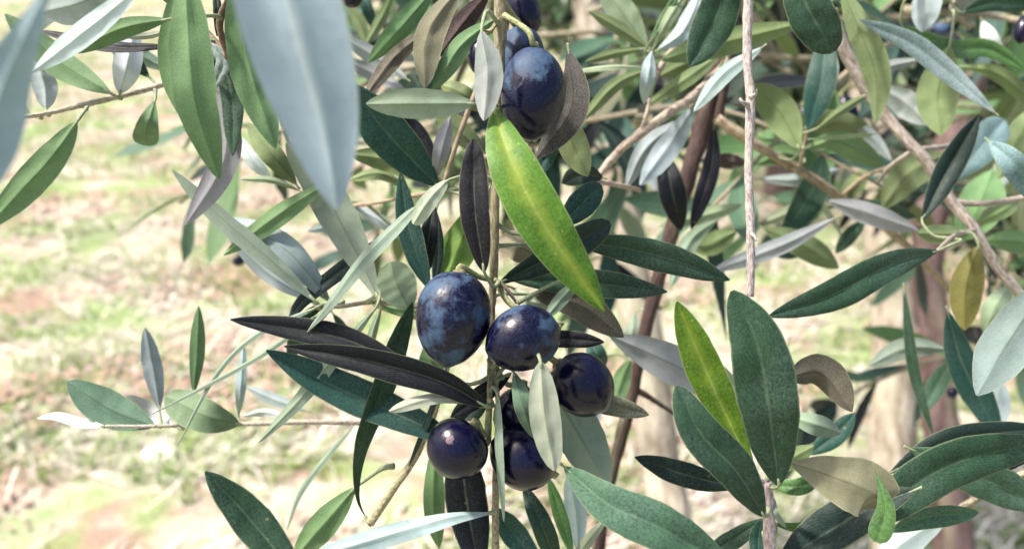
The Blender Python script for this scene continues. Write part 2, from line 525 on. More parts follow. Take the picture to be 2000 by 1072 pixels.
def olive(name_label, x, y, d, rx, ry, rot=0, bloom=0.5, stalk=None, tilt=12, near=True, cap=0.0, group='black olives on the branches'):
    c = P(x, y, d)
    a = rx * d / FPX; b = ry * d / FPX
    axis = (CU * math.cos(R(rot)) + CR * math.sin(R(rot)))
    axis = (axis + CF * math.sin(R(tilt)) * 0.6).normalized()
    q = axis.to_track_quat('Z', 'X')
    verts, faces = [], []
    nu, nv = (48, 32) if near else (20, 14)
    sd_ = rnd.uniform(0, 50)
    for i in range(nv + 1):
        th = math.pi * i / nv
        z = math.cos(th); r = math.sin(th)
        r *= 1 + 0.05 * z                     # a little fuller towards the stalk
        zz = z * b
        if z > 0.9: zz -= b * 0.045 * ((z - 0.9) / 0.1) ** 1.5   # stalk dimple
        if z < -0.96: zz -= b * 0.035 * ((-z - 0.96) / 0.04) ** 1.2  # pointed end
        for j in range(nu):
            ph = 2 * math.pi * j / nu
            v = Vector((r * a * math.cos(ph), r * a * math.sin(ph), zz))
            v *= 1 + 0.035 * noise.noise(v / a * 0.75 + Vector((sd_, 0, 0))) + 0.006 * noise.noise(v / a * 3.5 + Vector((sd_, 7, 0)))
            verts.append(c + q @ v)
    for i in range(nv):
        for j in range(nu):
            k = (j + 1) % nu
            faces.append((i * nu + j, (i + 1) * nu + j, (i + 1) * nu + k, i * nu + k))
    top = c + axis * b * 0.95
    root = empty('olive', top, name_label, 'olive', group)
    body = mesh_obj('fruit', verts, faces, [OLIVE], root, c)
    body['bloom'] = bloom
    body['cap'] = cap
    if stalk:
        pts = [top - axis * 0.0004, top + axis * 0.0015] + [P(*s) for s in stalk]
        tube('stalk', pts, [0.0009, 0.00075, 0.0007, 0.0008], (0.30, 0.33, 0.16), root, seg=16, sides=8, bump=0.0001)
        tube('calyx', [top - axis * 0.0005, top + axis * 0.0004, top + axis * 0.001], [0.0019, 0.0017, 0.0007], (0.22, 0.2, 0.1), root, seg=4, sides=10, bump=0.0001)
    return root

# ------------------------------------------------------------ the ground
def ground_h(x, y):
    return 0.035 * noise.noise(Vector((x * 0.9, y * 0.9, 0))) + 0.018 * noise.noise(Vector((x * 3.1, y * 3.1, 5)))

def build_ground():
    verts, faces = [], []
    def grid(x0, x1, y0, y1, nx, ny):
        off = len(verts)
        for j in range(ny + 1):
            for i in range(nx + 1):
                x = x0 + (x1 - x0) * i / nx; y = y0 + (y1 - y0) * j / ny
                verts.append((x, y, ground_h(x, y)))
        for j in range(ny):
            for i in range(nx):
                k = off + j * (nx + 1) + i
                faces.append((k, k + 1, k + nx + 2, k + nx + 1))
    xs = [-250, -60, -20] + [-8 + i * 0.08 for i in range(201)] + [20, 60, 250]
    ys = [-250, -60, -10] + [-3 + i * 0.08 for i in range(176)] + [20, 60, 250]
    for y in ys:
        for x in xs:
            h = ground_h(x, y) if abs(x) < 9 and -4 < y < 12 else 0
            verts.append((x, y, h))
    nx = len(xs)
    for j in range(len(ys) - 1):
        for i in range(nx - 1):
            k = j * nx + i
            faces.append((k, k + 1, k + nx + 1, k + nx))
    m, nt, bs = new_mat('grassy_litter_ground')
    tc = nt.nodes.new('ShaderNodeTexCoord')
    v = tc.outputs['Object']
    mp = nt.nodes.new('ShaderNodeMapping'); mp.inputs['Scale'].default_value = (1.0, 2.2, 1.0); mp.inputs['Rotation'].default_value = (0, 0, R(-18))
    nt.links.new(v, mp.inputs[0])
    n1 = noise_tex(nt, mp.outputs[0], 2.2, 5, 0.62)
    n2 = noise_tex(nt, v, 3.1, 4, 0.6)
    n3 = noise_tex(nt, mp.outputs[0], 14.0, 5, 0.7)
    n4 = noise_tex(nt, v, 60.0, 4, 0.7)
    c = mixc(nt, ramp(nt, n3, [(0.3, 0.0), (0.7, 1.0)]), (0.33, 0.295, 0.225), (0.50, 0.47, 0.385))
    c = mixc(nt, ramp(nt, n1, [(0.50, 0.0), (0.60, 0.85)]), c, (0.29, 0.18, 0.14))
    c = mixc(nt, ramp(nt, n2, [(0.47, 0.0), (0.60, 0.8)]), c, (0.19, 0.29, 0.09))
    c = mixc(nt, ramp(nt, n4, [(0.32, 0.45), (0.5, 0.0)]), c, (0.2, 0.16, 0.11))
    nt.links.new(c, bs.inputs['Base Color']); bs.inputs['Roughness'].default_value = 0.95
    bs.inputs['Specular IOR Level'].default_value = 0.1
    bp = N(nt, 'ShaderNodeBump', Strength=0.8, Distance=0.02)
    nt.links.new(mathn(nt, 'ADD', n3, n4), bp.inputs['Height']); nt.links.new(bp.outputs[0], bs.inputs['Normal'])
    g = mesh_obj('ground', verts, faces, [m], None, (0, 0, 0))
    g['kind'] = 'structure'
    g['label'] = 'pale straw and green grass covered orchard ground'
    return g
GROUND = build_ground()

def scatter(name, label, cat, n, area, piece, mat, seed, mask=None):
    r = random.Random(seed)
    verts, faces = [], []
    k = 0; tries = 0
    while k < n and tries < n * 12:
        tries += 1
        y = area[2] + (area[3] - area[2]) * r.random() ** 1.6
        x = r.uniform(-1, 1) * (0.5 + y * 0.72) + area[0]
        if mask and not mask(x, y, r):
            continue
        piece(verts, faces, x, y, ground_h(x, y), r)
        k += 1
    me = bpy.data.meshes.new(name); me.from_pydata(verts, [], faces); me.materials.append(mat)
    o = bpy.data.objects.new(name, me); o['kind'] = 'stuff'; o['label'] = label; o['category'] = cat
    link(o)

def blade_piece(verts, faces, x, y, z, r):
    for _ in range(3):
        a = r.uniform(0, 6.28); h = r.uniform(0.02, 0.055); w = r.uniform(0.0015, 0.0035); le = r.uniform(0.2, 1.1)
        px, py = x + r.uniform(-.02, .02), y + r.uniform(-.02, .02)
        dx, dy = math.cos(a), math.sin(a)
        o = len(verts)
        verts += [(px - dy * w, py + dx * w, z - .004), (px + dy * w, py - dx * w, z - .004),
                  (px - dy * w + dx * h * le * .4, py + dx * w + dy * h * le * .4, z + h * .6), (px + dy * w + dx * h * le * .4, py - dx * w + dy * h * le * .4, z + h * .6),
                  (px + dx * h * le, py + dy * h * le, z + h * (1 - .3 * le))]
        faces += [(o, o + 1, o + 3, o + 2), (o + 2, o + 3, o + 4)]

def straw_piece(verts, faces, x, y, z, r):
    a = r.gauss(0.25, 0.8); h = r.uniform(0.03, 0.16); w = r.uniform(0.001, 0.0028); b = r.uniform(-.3, .3)
    dx, dy = math.cos(a), math.sin(a)
    ex, ey = math.cos(a + b), math.sin(a + b)
    z += r.uniform(0.002, 0.022); up = r.uniform(-.005, .02)
    o = len(verts)
    mx, my = x + dx * h / 2, y + dy * h / 2
    verts += [(x - dy * w, y + dx * w, z), (x + dy * w, y - dx * w, z + .001), (mx - dy * w, my + dx * w, z + up), (mx + dy * w, my - dx * w, z + up + .001),
              (mx + ex * h / 2 - ey * w * .5, my + ey * h / 2 + ex * w * .5, z), (mx + ex * h / 2 + ey * w * .5, my + ey * h / 2 - ex * w * .5, z)]
    faces += [(o, o + 1, o + 3, o + 2), (o + 2, o + 3, o + 5, o + 4)]

def litter_piece(verts, faces, x, y, z, r):
    a = r.uniform(0, 6.28); h = r.uniform(0.02, 0.05); w = h * r.uniform(.15, .3)
    dx, dy = math.cos(a), math.sin(a); z += r.uniform(0.004, 0.02)
    o = len(verts); t = r.uniform(-.008, .012)
    verts += [(x, y, z), (x + dx * h * .5 - dy * w, y + dy * h * .5 + dx * w, z + t), (x + dx * h, y + dy * h, z + r.uniform(0, .01)), (x + dx * h * .5 + dy * w, y + dy * h * .5 - dx * w, z - t * .3 + .004)]
    faces += [(o, o + 3, o + 2, o + 1)]

GRASS_M = simple_mat('grass_blades', (0.18, 0.29, 0.07), (0.32, 0.41, 0.15), 1.5, 0.6, trans=0.35)
STRAW_M = simple_mat('dry_straw', (0.44, 0.37, 0.30), (0.72, 0.69, 0.63), 9, 0.8)
LITTER_M = simple_mat('fallen_leaf_litter', (0.28, 0.17, 0.13), (0.46, 0.33, 0.25), 6, 0.8)
def clump(f, s, th):
    return lambda x, y, r: noise.noise(Vector((x * f + s, y * f * 1.6, s))) + r.uniform(-.12, .12) > th
scatter('grass', 'short bright green grass tufts growing through dry straw', 'grass', 15000, (0, 0, 0.9, 11), blade_piece, GRASS_M, 3, clump(2.1, 3, 0.0))
scatter('straw', 'pale dry cut straw lying over the orchard ground', 'straw', 26000, (0, 0, 0.9, 11), straw_piece, STRAW_M, 4, clump(1.7, 9, -0.12))
scatter('leaf_litter', 'reddish brown fallen leaf litter between the grass', 'leaf litter', 20000, (0, 0, 0.9, 11), litter_piece, LITTER_M, 5, clump(1.6, 21, 0.10))

def stone(x, y, rpx, label):
    g = ground_at(x, y); dist = (g - CO).length; r0 = rpx * dist / FPX
    verts, faces = [], []
    for i in range(9):
        for j in range(14):
            th = math.pi * i / 8; ph = 6.2832 * j / 14
            v = Vector((math.sin(th) * math.cos(ph) * 1.3, math.sin(th) * math.sin(ph) * 0.9, math.cos(th) * 0.6))
            v *= 1 + 0.25 * noise.noise(v * 1.3)
            verts.append(Vector((g.x, g.y, ground_h(g.x, g.y) + r0 * 0.25)) + v * r0)
    for i in range(8):
        for j in range(14):
            k = (j + 1) % 14
            faces.append((i * 14 + j, (i + 1) * 14 + j, (i + 1) * 14 + k, i * 14 + k))
    o = mesh_obj('stone', verts, faces, [simple_mat('pale_limestone', (0.62, 0.58, 0.5), (0.82, 0.8, 0.75), 40, 0.85)], None, (g.x, g.y, ground_h(g.x, g.y)))
    o['label'] = label; o['category'] = 'stone'
stone(314, 897, 23, 'pale cream stone lying on the grass below the leafy twig at lower left')

# ------------------------------------------------------------ background olive trees
def small_leaf_mesh(k):
    r = random.Random(50 + k)
    L = 1.0; n = 5
    ctr, sides, nr, hw = [], [], [], []
    bend = r.uniform(-.35, .35); sag = r.uniform(-.3, .25)
    for i in range(n + 1):
        t = i / n
        ctr.append(Vector((bend * t * t * .5, t, sag * t * t * .6)))
        sides.append(Vector((math.cos(k * .2 * t), 0, math.sin(k * .2 * t)))); nr.append(Vector((-math.sin(k * .2 * t), 0, math.cos(k * .2 * t))))
        hw.append(0.115 * prof(0.01 + .98 * t, .75, .62) + .002)
    verts, faces, mi, uvs = [], [], [], []
    S = [-1, 0, 1]
    for face in (0, 1):
        off = len(verts)
        for i in range(n + 1):
            for s in S:
                up = hw[i] * abs(s) * .3 + (0.003 if face == 0 else -.003) * (1 - abs(s))
                verts.append(ctr[i] + sides[i] * s * hw[i] + nr[i] * up); uvs.append((.5 + s * .5, i / n))
        for i in range(n):
            for j in range(2):
                q = (off + i * 3 + j, off + i * 3 + j + 1, off + (i + 1) * 3 + j + 1, off + (i + 1) * 3 + j)
                faces.append(q if face == 0 else q[::-1]); mi.append(face)
    me = bpy.data.meshes.new('small_leaf')
    me.from_pydata(verts, [], faces)
    me.materials.append(LEAF_TOP); me.materials.append(LEAF_UND)
    me.polygons.foreach_set('material_index', mi); me.polygons.foreach_set('use_smooth', [True] * len(faces))
    uvl = me.uv_layers.new(name='UVMap'); fl = []
    for l in me.loops: fl.extend(uvs[l.vertex_index])
    uvl.data.foreach_set('uv', fl)
    return me, [tuple(v) for v in verts], faces, mi
SMALL = [small_leaf_mesh(k) for k in range(6)]

def leaf_matrix(p, dirn, nrm, length, width=1.0):
    y = dirn.normalized(); x = y.cross(nrm)
    if x.length < 1e-4: x = y.orthogonal()
    x.normalize(); z = x.cross(y)
    m = Matrix((x, y, z)).transposed().to_4x4()
    return Matrix.Translation(p) @ m @ Matrix.Diagonal((length * width, length, length, 1))

BG_TONES = [('navy', 'dark'), ('dark', 'olive'), ('mid', 'olive'), ('sage', 'pale'), ('green', 'olive'), ('teal', 'khaki'), ('navy', 'khaki'), ('mid', 'pale'), ('green', 'silver'), ('sage', 'grey'), ('dark', 'olive'), ('mid', 'olive')]  # navy entries paint some leaves dark, as shaded gaps
def put_leaf(parent, p, dirn, nrm, length, r, cnt, tones=BG_TONES):
    o = bpy.data.objects.new('leaf', SMALL[r.randrange(6)][0])
    link(o, parent)
    m = leaf_matrix(p - wloc(parent), dirn, nrm, length, r.uniform(0.9, 1.3))
    o.matrix_local = m
    a, b = tones[r.randrange(len(tones))]
    set_tones(o, a, b)
    cnt[0] += 1
    return o

def stuff_leaves(name, parent, centers, n, seed, length=(0.045, 0.07), label=None):
    "a mass of real leaves joined in one mesh, spread through ellipsoid clumps (centre, radii)"
    r = random.Random(seed)
    verts, faces, mi, uvs = [], [], [], []
    tot = sum(c[1][0] * c[1][1] * c[1][2] for c in centers)
    for c, rad in centers:
        k = int(n * rad[0] * rad[1] * rad[2] / tot)
        for _ in range(k):
            while True:
                v = Vector((r.uniform(-1, 1), r.uniform(-1, 1), r.uniform(-1, 1)))
                if 0.15 < v.length < 1: break
            p = Vector(c) + Vector((v.x * rad[0], v.y * rad[1], v.z * rad[2]))
            if noise.noise(p * 5.0) < -0.28: continue
            d = Vector((r.gauss(0, 1), r.gauss(0, 1), r.gauss(-.3, .8)))
            nn = Vector((r.gauss(0, .6), r.gauss(0, .6), 1))
            L = r.uniform(*length)
            y = d.normalized(); x = y.cross(nn).normalized(); z = x.cross(y)
            w = L * 0.13; bd = z * L * r.uniform(-.15, .15)
            o = len(verts)
            verts += [p, p + y * L * .45 - x * w + bd, p + y * L - bd * .5, p + y * L * .45 + x * w + bd, p + y * L * .45 + bd - z * w * .25]
            faces += [(o, o + 4, o + 2, o + 1), (o, o + 3, o + 2, o + 4)]
    o = mesh_obj(name, verts, faces, [FOLIAGE], parent, Vector(centers[0][0]), smooth=False)
    o['kind'] = 'stuff'
    return o

def foliage_mat():
    m, nt, bs = new_mat('olive_foliage')
    geo = nt.nodes.new('ShaderNodeNewGeometry')
    rpi = geo.outputs['Random Per Island']
    top = ramp(nt, rpi, [(0.0, (0.010, 0.018, 0.016)), (0.5, (0.025, 0.05, 0.03)), (0.85, (0.05, 0.10, 0.04)), (1.0, (0.14, 0.19, 0.07))])  # leaf colours darkened so the crown gaps look shaded
    und = ramp(nt, rpi, [(0.0, (0.04, 0.06, 0.04)), (0.6, (0.11, 0.16, 0.09)), (1.0, (0.3, 0.35, 0.28))])
    c = mixc(nt, geo.outputs['Backfacing'], top, und)
    nt.links.new(c, bs.inputs['Base Color'])
    nt.links.new(ramp(nt, geo.outputs['Backfacing'], [(0, .42), (1, .75)]), bs.inputs['Roughness'])
    tr = nt.nodes.new('ShaderNodeBsdfTranslucent'); nt.links.new(mixc(nt, 1.0, c, (1.3, 1.5, .6), 'MULTIPLY'), tr.inputs[0])
    mx = nt.nodes.new('ShaderNodeMixShader'); mx.inputs[0].default_value = 0.22
    nt.links.new(bs.outputs[0], mx.inputs[1]); nt.links.new(tr.outputs[0], mx.inputs[2])
    nt.links.new(mx.outputs[0], nt.nodes['Material Output'].inputs[0])
    return m
FOLIAGE = foliage_mat()

def bg_tree(trunk, radii, col, label, sprigs, crown, n_crown, seed, group='olive trees in the background', lmax=290):
    r = random.Random(seed)
    pts = [Vector(p) for p in trunk]
    root = empty('olive_tree', pts[0], label, 'tree', group)
    tube('trunk', pts, radii, col, root, seg=14 * (len(pts) - 1), sides=14, bump=radii[0] * .25, knots=0.35)
    cnt = [0]
    for sp in sprigs:
        q = [Vector(p) for p in sp]
        r0 = 0.0011 + r.uniform(0, .0009)
        br = tube('branch', q, [r0 * 1.3, r0 * .5], Vector((0.30, 0.27, 0.19)) * r.uniform(.7, 1.3), root, seg=12, sides=6, bump=.0003)
        c = spline(q, 200)
        L = sum((c[i + 1] - c[i]).length for i in range(200))
        s = 0.012; acc = 0; idx = 0; az = r.uniform(0, 3)
        while idx < 199:
            acc += (c[idx + 1] - c[idx]).length; idx += 1
            if acc > s:
                s += r.uniform(0.020, 0.034)
                T = (c[idx] - c[idx - 1]).normalized()
                az += 1.57 + r.uniform(-.4, .4)
                U = T.orthogonal().normalized(); W = T.cross(U)
                side = U * math.cos(az) + W * math.sin(az)
                for sg in (1, -1):
                    if cnt[0] >= lmax or r.random() < .12: continue
                    dirn = T * r.uniform(.4, 1.1) + side * sg * r.uniform(.5, .9) + Vector((0, 0, -.12))
                    nn = Vector((r.gauss(0, .3), r.gauss(0, .3), 1)) + T * .5
                    put_leaf(br, c[idx], dirn, nn, r.uniform(0.042, 0.066), r, cnt)
    if crown:
        stuff_leaves('foliage', root, crown, n_crown, seed + 1)
    return root

def foot(p, lean=(0, 0)):
    return Vector((p.x + lean[0], p.y + lean[1], ground_h(p.x, p.y) - 0.03))

def sprigs_in(boxes, seed):
    "short leafy shoots through photo-space boxes (x0, y0, x1, y1, d0, d1, count)"
    r = random.Random(seed); out = []
    for x0, y0, x1, y1, d0, d1, n in boxes:
        for _ in range(n):
            d = r.uniform(d0, d1); x = r.uniform(x0, x1); y = r.uniform(y0, y1)
            a = P(x, y, d)
            dirn = Vector((r.gauss(0, 1), r.gauss(0, .6), r.gauss(0.1, .4))).normalized()
            L = r.uniform(.12, .24)
            b = a + dirn * L * .5 + Vector((0, 0, .01)); c = a + dirn * L + Vector((0, 0, -.02))
            out.append([a, b, c])
    return out

BARK_TAN = (0.40, 0.36, 0.29); BARK_DARK = (0.13, 0.085, 0.08)
# tree 1: thin pale trunk right of the olives
t1 = [P(1318, 1160, 1.12), P(1290, 900, 1.14), P(1240, 560, 1.17), P(1185, 230, 1.20), P(1140, -60, 1.24)]
bg_tree([foot(t1[0])] + t1, [.034, .030, .026, .025, .023, .02], BARK_TAN,
        'thin pale pinkish olive trunk standing blurred behind the black olives',
        sprigs_in([(1060, 0, 1420, 260, .48, .85, 12), (800, 20, 1060, 280, .5, .8, 8)], 11),
        [(P(1250, -120, 1.45), (.30, .25, .2)), (P(1500, 40, 1.7), (.30, .25, .17)), (P(950, -80, 1.4), (.28, .25, .14))], 4200, 21)
t2 = [P(1738, 1200, 1.25), P(1742, 900, 1.27), P(1745, 600, 1.3), P(1700, 250, 1.34), P(1690, -80, 1.4)]
bg_tree([foot(t2[0])] + t2, [.038, .034, .032, .030, .028, .022], BARK_TAN,
        'pale tan olive trunk blurred in the grass right of the upright green leaf',
        sprigs_in([(1450, 0, 1800, 300, .46, .85, 12)], 12),
        [(P(1700, -20, 1.6), (.32, .25, .18)), (P(1560, 140, 1.75), (.28, .2, .16))], 3400, 31)
t3 = [P(1855, 1250, 1.05), P(1850, 950, 1.07), P(1828, 700, 1.1), P(1815, 450, 1.12), P(1900, 150, 1.15), P(1960, -80, 1.2)]
bg_tree([foot(t3[0])] + t3, [.028, .026, .023, .022, .020, .018, .015], BARK_DARK,
        'dark purple brown olive trunk blurred behind the lower right leaves',
        sprigs_in([(1800, 0, 2060, 380, .44, .78, 11), (1850, 480, 2050, 800, .6, .9, 4)], 13),
        [(P(1950, 60, 1.5), (.30, .25, .22)), (P(2060, 330, 1.5), (.2, .2, .2))], 4000, 41)
# trees further off, whose dark crowns fill the gaps
def far_tree(x, d, seed, h, label, z0=1.0):
    g = P(x, 200, d); base = Vector((g.x, g.y, -0.02))
    r = random.Random(seed)
    tr = [base, base + Vector((.05, 0, .6)), base + Vector((-.04, .05, 1.2))]
    cr = []
    for _ in range(9):
        cr.append((base + Vector((r.uniform(-1.0, 1.0), r.uniform(-.9, .9), r.uniform(z0, h))), (r.uniform(.45, .75), r.uniform(.45, .7), r.uniform(.35, .5))))
    root = empty('olive_tree', base, label, 'tree', 'olive trees in the background')
    tube('trunk', tr, [.13, .10, .08], BARK_DARK, root, seg=20, sides=12, bump=.02, knots=.4)
    for k in range(3):
        a = tr[2]; b = cr[k * 2][0]
        tube('limb', [a, (a + b) / 2 + Vector((0, 0, -.1)), b], [.06, .03], BARK_DARK, root, seg=12, sides=8, bump=.01, knots=.3)
    stuff_leaves('foliage', root, cr, 8500, seed, (0.06, 0.09))
far_tree(1560, 4.0, 65, 2.6, 'dark olive tree behind the grey lichened branch and the dark stem', .7)
far_tree(1750, 4.6, 61, 2.7, 'dark olive tree far behind the leaves in the upper right corner')
far_tree(1250, 6.2, 62, 2.8, 'distant olive tree seen through the branches right of the topmost olives')
far_tree(2250, 3.6, 63, 2.6, 'olive tree at the right edge behind the dense twigs', .85)
far_tree(700, 9.5, 64, 2.8, 'farthest olive tree glimpsed behind the top leaves left of the olives')

# ------------------------------------------------------------ the branches
TW = (0.52, 0.46, 0.40); TWD = (0.26, 0.22, 0.17); GREENTW = (0.36, 0.38, 0.22)
branch('main', [(978, -60, .222), (976, 120, .222), (968, 300, .221), (966, 470, .221), (961, 600, .226), (957, 740, .222), (955, 860, .221)],
       [14, 12, 9, 9, 8, 6, 5], (0.30, 0.27, 0.17), 'hanging central olive branch that carries the black olives and the yellow green leaf',
       extra=[([(955, 700, .222), (972, 780, .223), (968, 930, .222), (968, 1100, .221)], [5, 5, 7, 8]),
              ([(985, 20, .222), (960, 60, .219), (940, 58, .216)], [4, 3, 2.5]),
              ([(966, 545, .22), (985, 560, .219), (1010, 592, .22)], [5, 4, 3])])
branch('white', [(1462, -60, .235), (1460, 120, .235), (1466, 195, .234), (1462, 320, .233), (1466, 460, .232), (1466, 580, .232)], [9.5, 9, 9.5, 8.5, 8.5, 7], (0.46, 0.42, 0.40),
       'straight bare pale twig hanging down left of the upright green leaf',
       extra=[([(1466, 190, .232), (1476, 184, .229), (1478, 176, .226)], [5, 3, 1.5]), ([(1460, 205, .233), (1450, 200, .231), (1445, 192, .231)], [5, 4, 3]),
              ([(1466, 455, .232), (1474, 462, .229), (1477, 470, .228)], [5, 3.5, 2])])
branch('darkstem', [(1440, -60, .36), (1415, 80, .36), (1378, 230, .36), (1315, 440, .355), (1262, 640, .35), (1232, 780, .35), (1190, 945, .35), (1160, 1120, .35)],
       [22, 20, 18, 15, 13, 13, 12, 12], (0.060, 0.034, 0.030), 'dark red brown stem slanting down behind the right side of the olives',
       extra=[([(1440, 60, .35), (1420, 150, .352), (1402, 235, .355)], [7, 8, 9]),
              ([(1240, 760, .35), (1262, 772, .35), (1320, 810, .36)], [7, 5, 3])])
branch('tanarm', [(1400, 232, .352), (1480, 285, .35), (1565, 335, .36), (1640, 385, .37), (1760, 470, .40), (1860, 570, .43)], [11, 9, 9, 8, 7, 5], (0.34, 0.28, 0.19),
       'thin tan twig running down right from the dark stem behind the pale twig',
       extra=[([(1560, 335, .36), (1568, 300, .355), (1580, 240, .35)], [4, 4, 3]), ([(1640, 385, .37), (1690, 345, .37), (1740, 325, .37)], [4, 4, 3])])
branch('lichen', [(1625, 20, .33), (1650, 100, .33), (1700, 185, .33), (1760, 262, .325), (1812, 318, .32), (1850, 382, .315), (1900, 445, .31), (1950, 525, .31), (2020, 605, .31)],
       [12, 12, 13, 11, 11, 12, 10, 10, 10], (0.36, 0.32, 0.28), 'grey lichened branch running diagonally down to the right edge',
       extra=[([(1800, 292, .322), (1850, 285, .33), (1870, 270, .335)], [6, 5, 3]), ([(1790, 290, .322), (1740, 325, .33), (1715, 355, .34)], [6, 5, 3]),
              ([(1860, 395, .314), (1930, 397, .31), (2020, 382, .31)], [7, 6, 6]), ([(1905, 450, .31), (1865, 460, .29), (1830, 490, .25)], [5, 4, 4]),
              ([(1700, 180, .33), (1685, 190, .33), (1600, 248, .34)], [4, 3, 2])])
branch('cross', [(1160, 355, .30), (1205, 300, .30), (1255, 258, .30), (1320, 212, .305), (1352, 190, .31), (1420, 120, .33)], [7, 9, 10, 9, 7, 5], (0.44, 0.37, 0.30),
       'knotty tan twig crossing up right in front of the dark red brown stem',
       extra=[([(1250, 262, .30), (1262, 225, .30), (1285, 140, .31), (1340, 65, .32)], [4, 4, 6, 5]), ([(1285, 145, .31), (1262, 100, .31), (1255, 85, .31)], [5, 5, 3]),
              ([(1160, 355, .30), (1210, 362, .31), (1250, 372, .32)], [6, 5, 4])])
branch('leftup', [(420, 130, .27), (320, 165, .262), (235, 188, .255), (160, 206, .25), (90, 222, .245), (35, 230, .24)], [6, 6, 6, 6, 5, 4], (0.50, 0.46, 0.36),
       'slim pale twig with green leaves reaching left across the upper left corner')
branch('leftlow', [(800, 828, .27), (720, 826, .268), (600, 824, .262), (470, 828, .258), (380, 830, .255), (303, 832, .25), (205, 832, .246)], [5, 5, 5, 5, 4, 3.5, 3], (0.52, 0.48, 0.40),
       'thin horizontal twig with sage leaves spread over the straw at lower left')
branch('leftmid', [(935, 585, .25), (830, 600, .25), (735, 590, .248), (670, 598, .245), (618, 600, .243)], [5, 5, 5, 4.5, 4], (0.46, 0.42, 0.30),
       'thin twig with long narrow leaves pointing left from behind the largest low olive')
branch('bottom', [(880, 690, .238), (850, 800, .236), (812, 890, .235), (760, 965, .233), (722, 1022, .232)], [5, 6, 7, 8, 9], (0.44, 0.42, 0.26),
       'short curved twig hanging beside the low olives with its cut end at the bottom')
branch('sprout', [(1506, 1140, .215), (1503, 1040, .212), (1497, 940, .208)], [13, 12, 10], (0.52, 0.44, 0.44),
       'leafy sprout with a bright yellow leaf and a broad upright green leaf',
       extra=[([(1497, 945, .208), (1475, 930, .207), (1462, 915, .206)], [6, 5, 4])])
branch('right', [(2080, 900, .26), (1990, 930, .27), (1880, 990, .28), (1780, 1060, .29), (1700, 1130, .3)], [8, 8, 7, 7, 6], (0.30, 0.27, 0.2),
       'leafy branch with crossing dark green leaves entering at the lower right edge')
branch('upmid', [(990, -80, .27), (1000, 60, .265), (930, 180, .26), (870, 350, .255), (880, 372, .255)], [8, 7, 6, 5, 4], (0.34, 0.28, 0.2),
       'leafy twig behind the central branch left of the topmost olives',
       extra=[([(880, 372, .255), (820, 380, .27), (720, 398, .30), (640, 405, .33)], [5, 4, 4, 3])])
branch('near', [(700, -420, .13), (490, -310, .118), (300, -200, .11), (105, -80, .101)], [10, 10, 9, 8], (0.4, 0.36, 0.3),
       'nearest twig just above the top edge holding the two big out of focus silver leaves')
branch('topleft', [(480, -60, .21), (430, 40, .215), (445, 110, .22), (400, 60, .225), (250, -60, .22)], [7, 7, 6, 6, 6], (0.24, 0.17, 0.12),
       'brown twig behind the long hanging green leaves at upper left')
branch('topright', [(1300, -100, .29), (1450, -70, .27), (1560, -60, .26), (1700, -50, .30), (1900, -20, .34)], [9, 9, 9, 8, 7], (0.34, 0.3, 0.24),
       'twig along the top edge with speckled dark leaves either side of the pale twig',
       extra=[([(1870, -10, .34), (1860, 20, .34), (1895, 55, .35)], [5, 5, 4])])
branch('low', [(1000, 1180, .26), (1060, 1120, .26), (1120, 1100, .26), (1200, 1120, .27)], [7, 7, 7, 7], (0.3, 0.28, 0.2),
       'leafy twig rising from the bottom edge below the lowest olives')
B = BRANCHES

# ------------------------------------------------------------ leaves (base to tip)
def LF(key, *a, **k):
    return leaf(B[key], *a, **k)

# two nearest, out of focus
LF('near', [(490, -300), (563, 0), (604, 150), (630, 250), (658, 408)], 222, [.117, .118, .119, .120, .121], 'U', (.42,.53,.58), 'sage', roll=-8, fold=8, wave=0.01, shp=(.5, .58), n=28, label='big out of focus pale blue leaf')['rib_glow'] = 0.6
LF('near', [(112, -60), (55, 60), (5, 180), (-40, 380)], 112, [.100, .101, .103, .105], 'U', (.36,.48,.52), 'green', roll=15, fold=10, shp=(1.2, .5), n=24, label='out of focus pale blue leaf at the left edge')
# upper left
LF('topleft', [(285, -35), (190, 45), (64, 141)], 50, .19, 'U', (.8,.84,.84), 'silver', roll=25, fold=8)  # near-white colour paints the bright light on this underside
LF('topleft', [(250, -40), (160, 5), (75, 25)], 78, .215, 'U', 'silver', 'teal', fold=8, tip=.01)
LF('topleft', [(330, 38), (235, 58), (140, 104)], 44, .2, 'U', 'mid', 'green', roll=12)
LF('leftup', [(340, 92), (210, 92), (76, 60)], 26, .24, 'T', 'purple', 'grey', roll=45)  # purple tone paints this leaf as lying in shade
LF('leftup', [(218, 184), (120, 125), (10, 28)], 64, .245, 'U', 'ugreen', 'green', roll=15, pet=(232, 190, .254))
LF('leftup', [(234, 184), (248, 130), (262, 50)], 58, .25, 'U', 'white', 'green', pet=(236, 190, .254), shp=(.6, .6))
LF('leftup', [(90, 214), (88, 170), (70, 110)], 50, .25, 'U', 'white', 'green', shp=(.6, .6))
LF('leftup', [(292, 152), (255, 115), (212, 76)], 40, .265, 'T', 'teal', 'grey')
LF('leftup', [(330, 138), (280, 112), (225, 80)], 34, .27, 'U', 'sage', 'teal')
LF('leftup', [(150, 238), (95, 315), (-30, 450)], 66, .24, 'U', 'ugreen', 'green', roll=10, pet=(168, 214, .25), shp=(.6, .6))
LF('leftup', [(303, 194), (290, 240), (282, 284)], 52, .258, 'U', 'ugreen', 'green', shp=(.95, .25), pet=(302, 176, .26), fold=6, tip=.002)
LF('leftup', [(60, 224), (10, 190), (-60, 120)], 46, .25, 'U', 'ugreen', 'green')
LF('topleft', [(362, -60), (372, 100), (385, 210), (428, 350)], 92, [.2, .198, .198, .203], 'U', 'mid', 'green', roll=10, fold=12, n=28, shp=(.65, .6), label='long hanging flat green leaf')
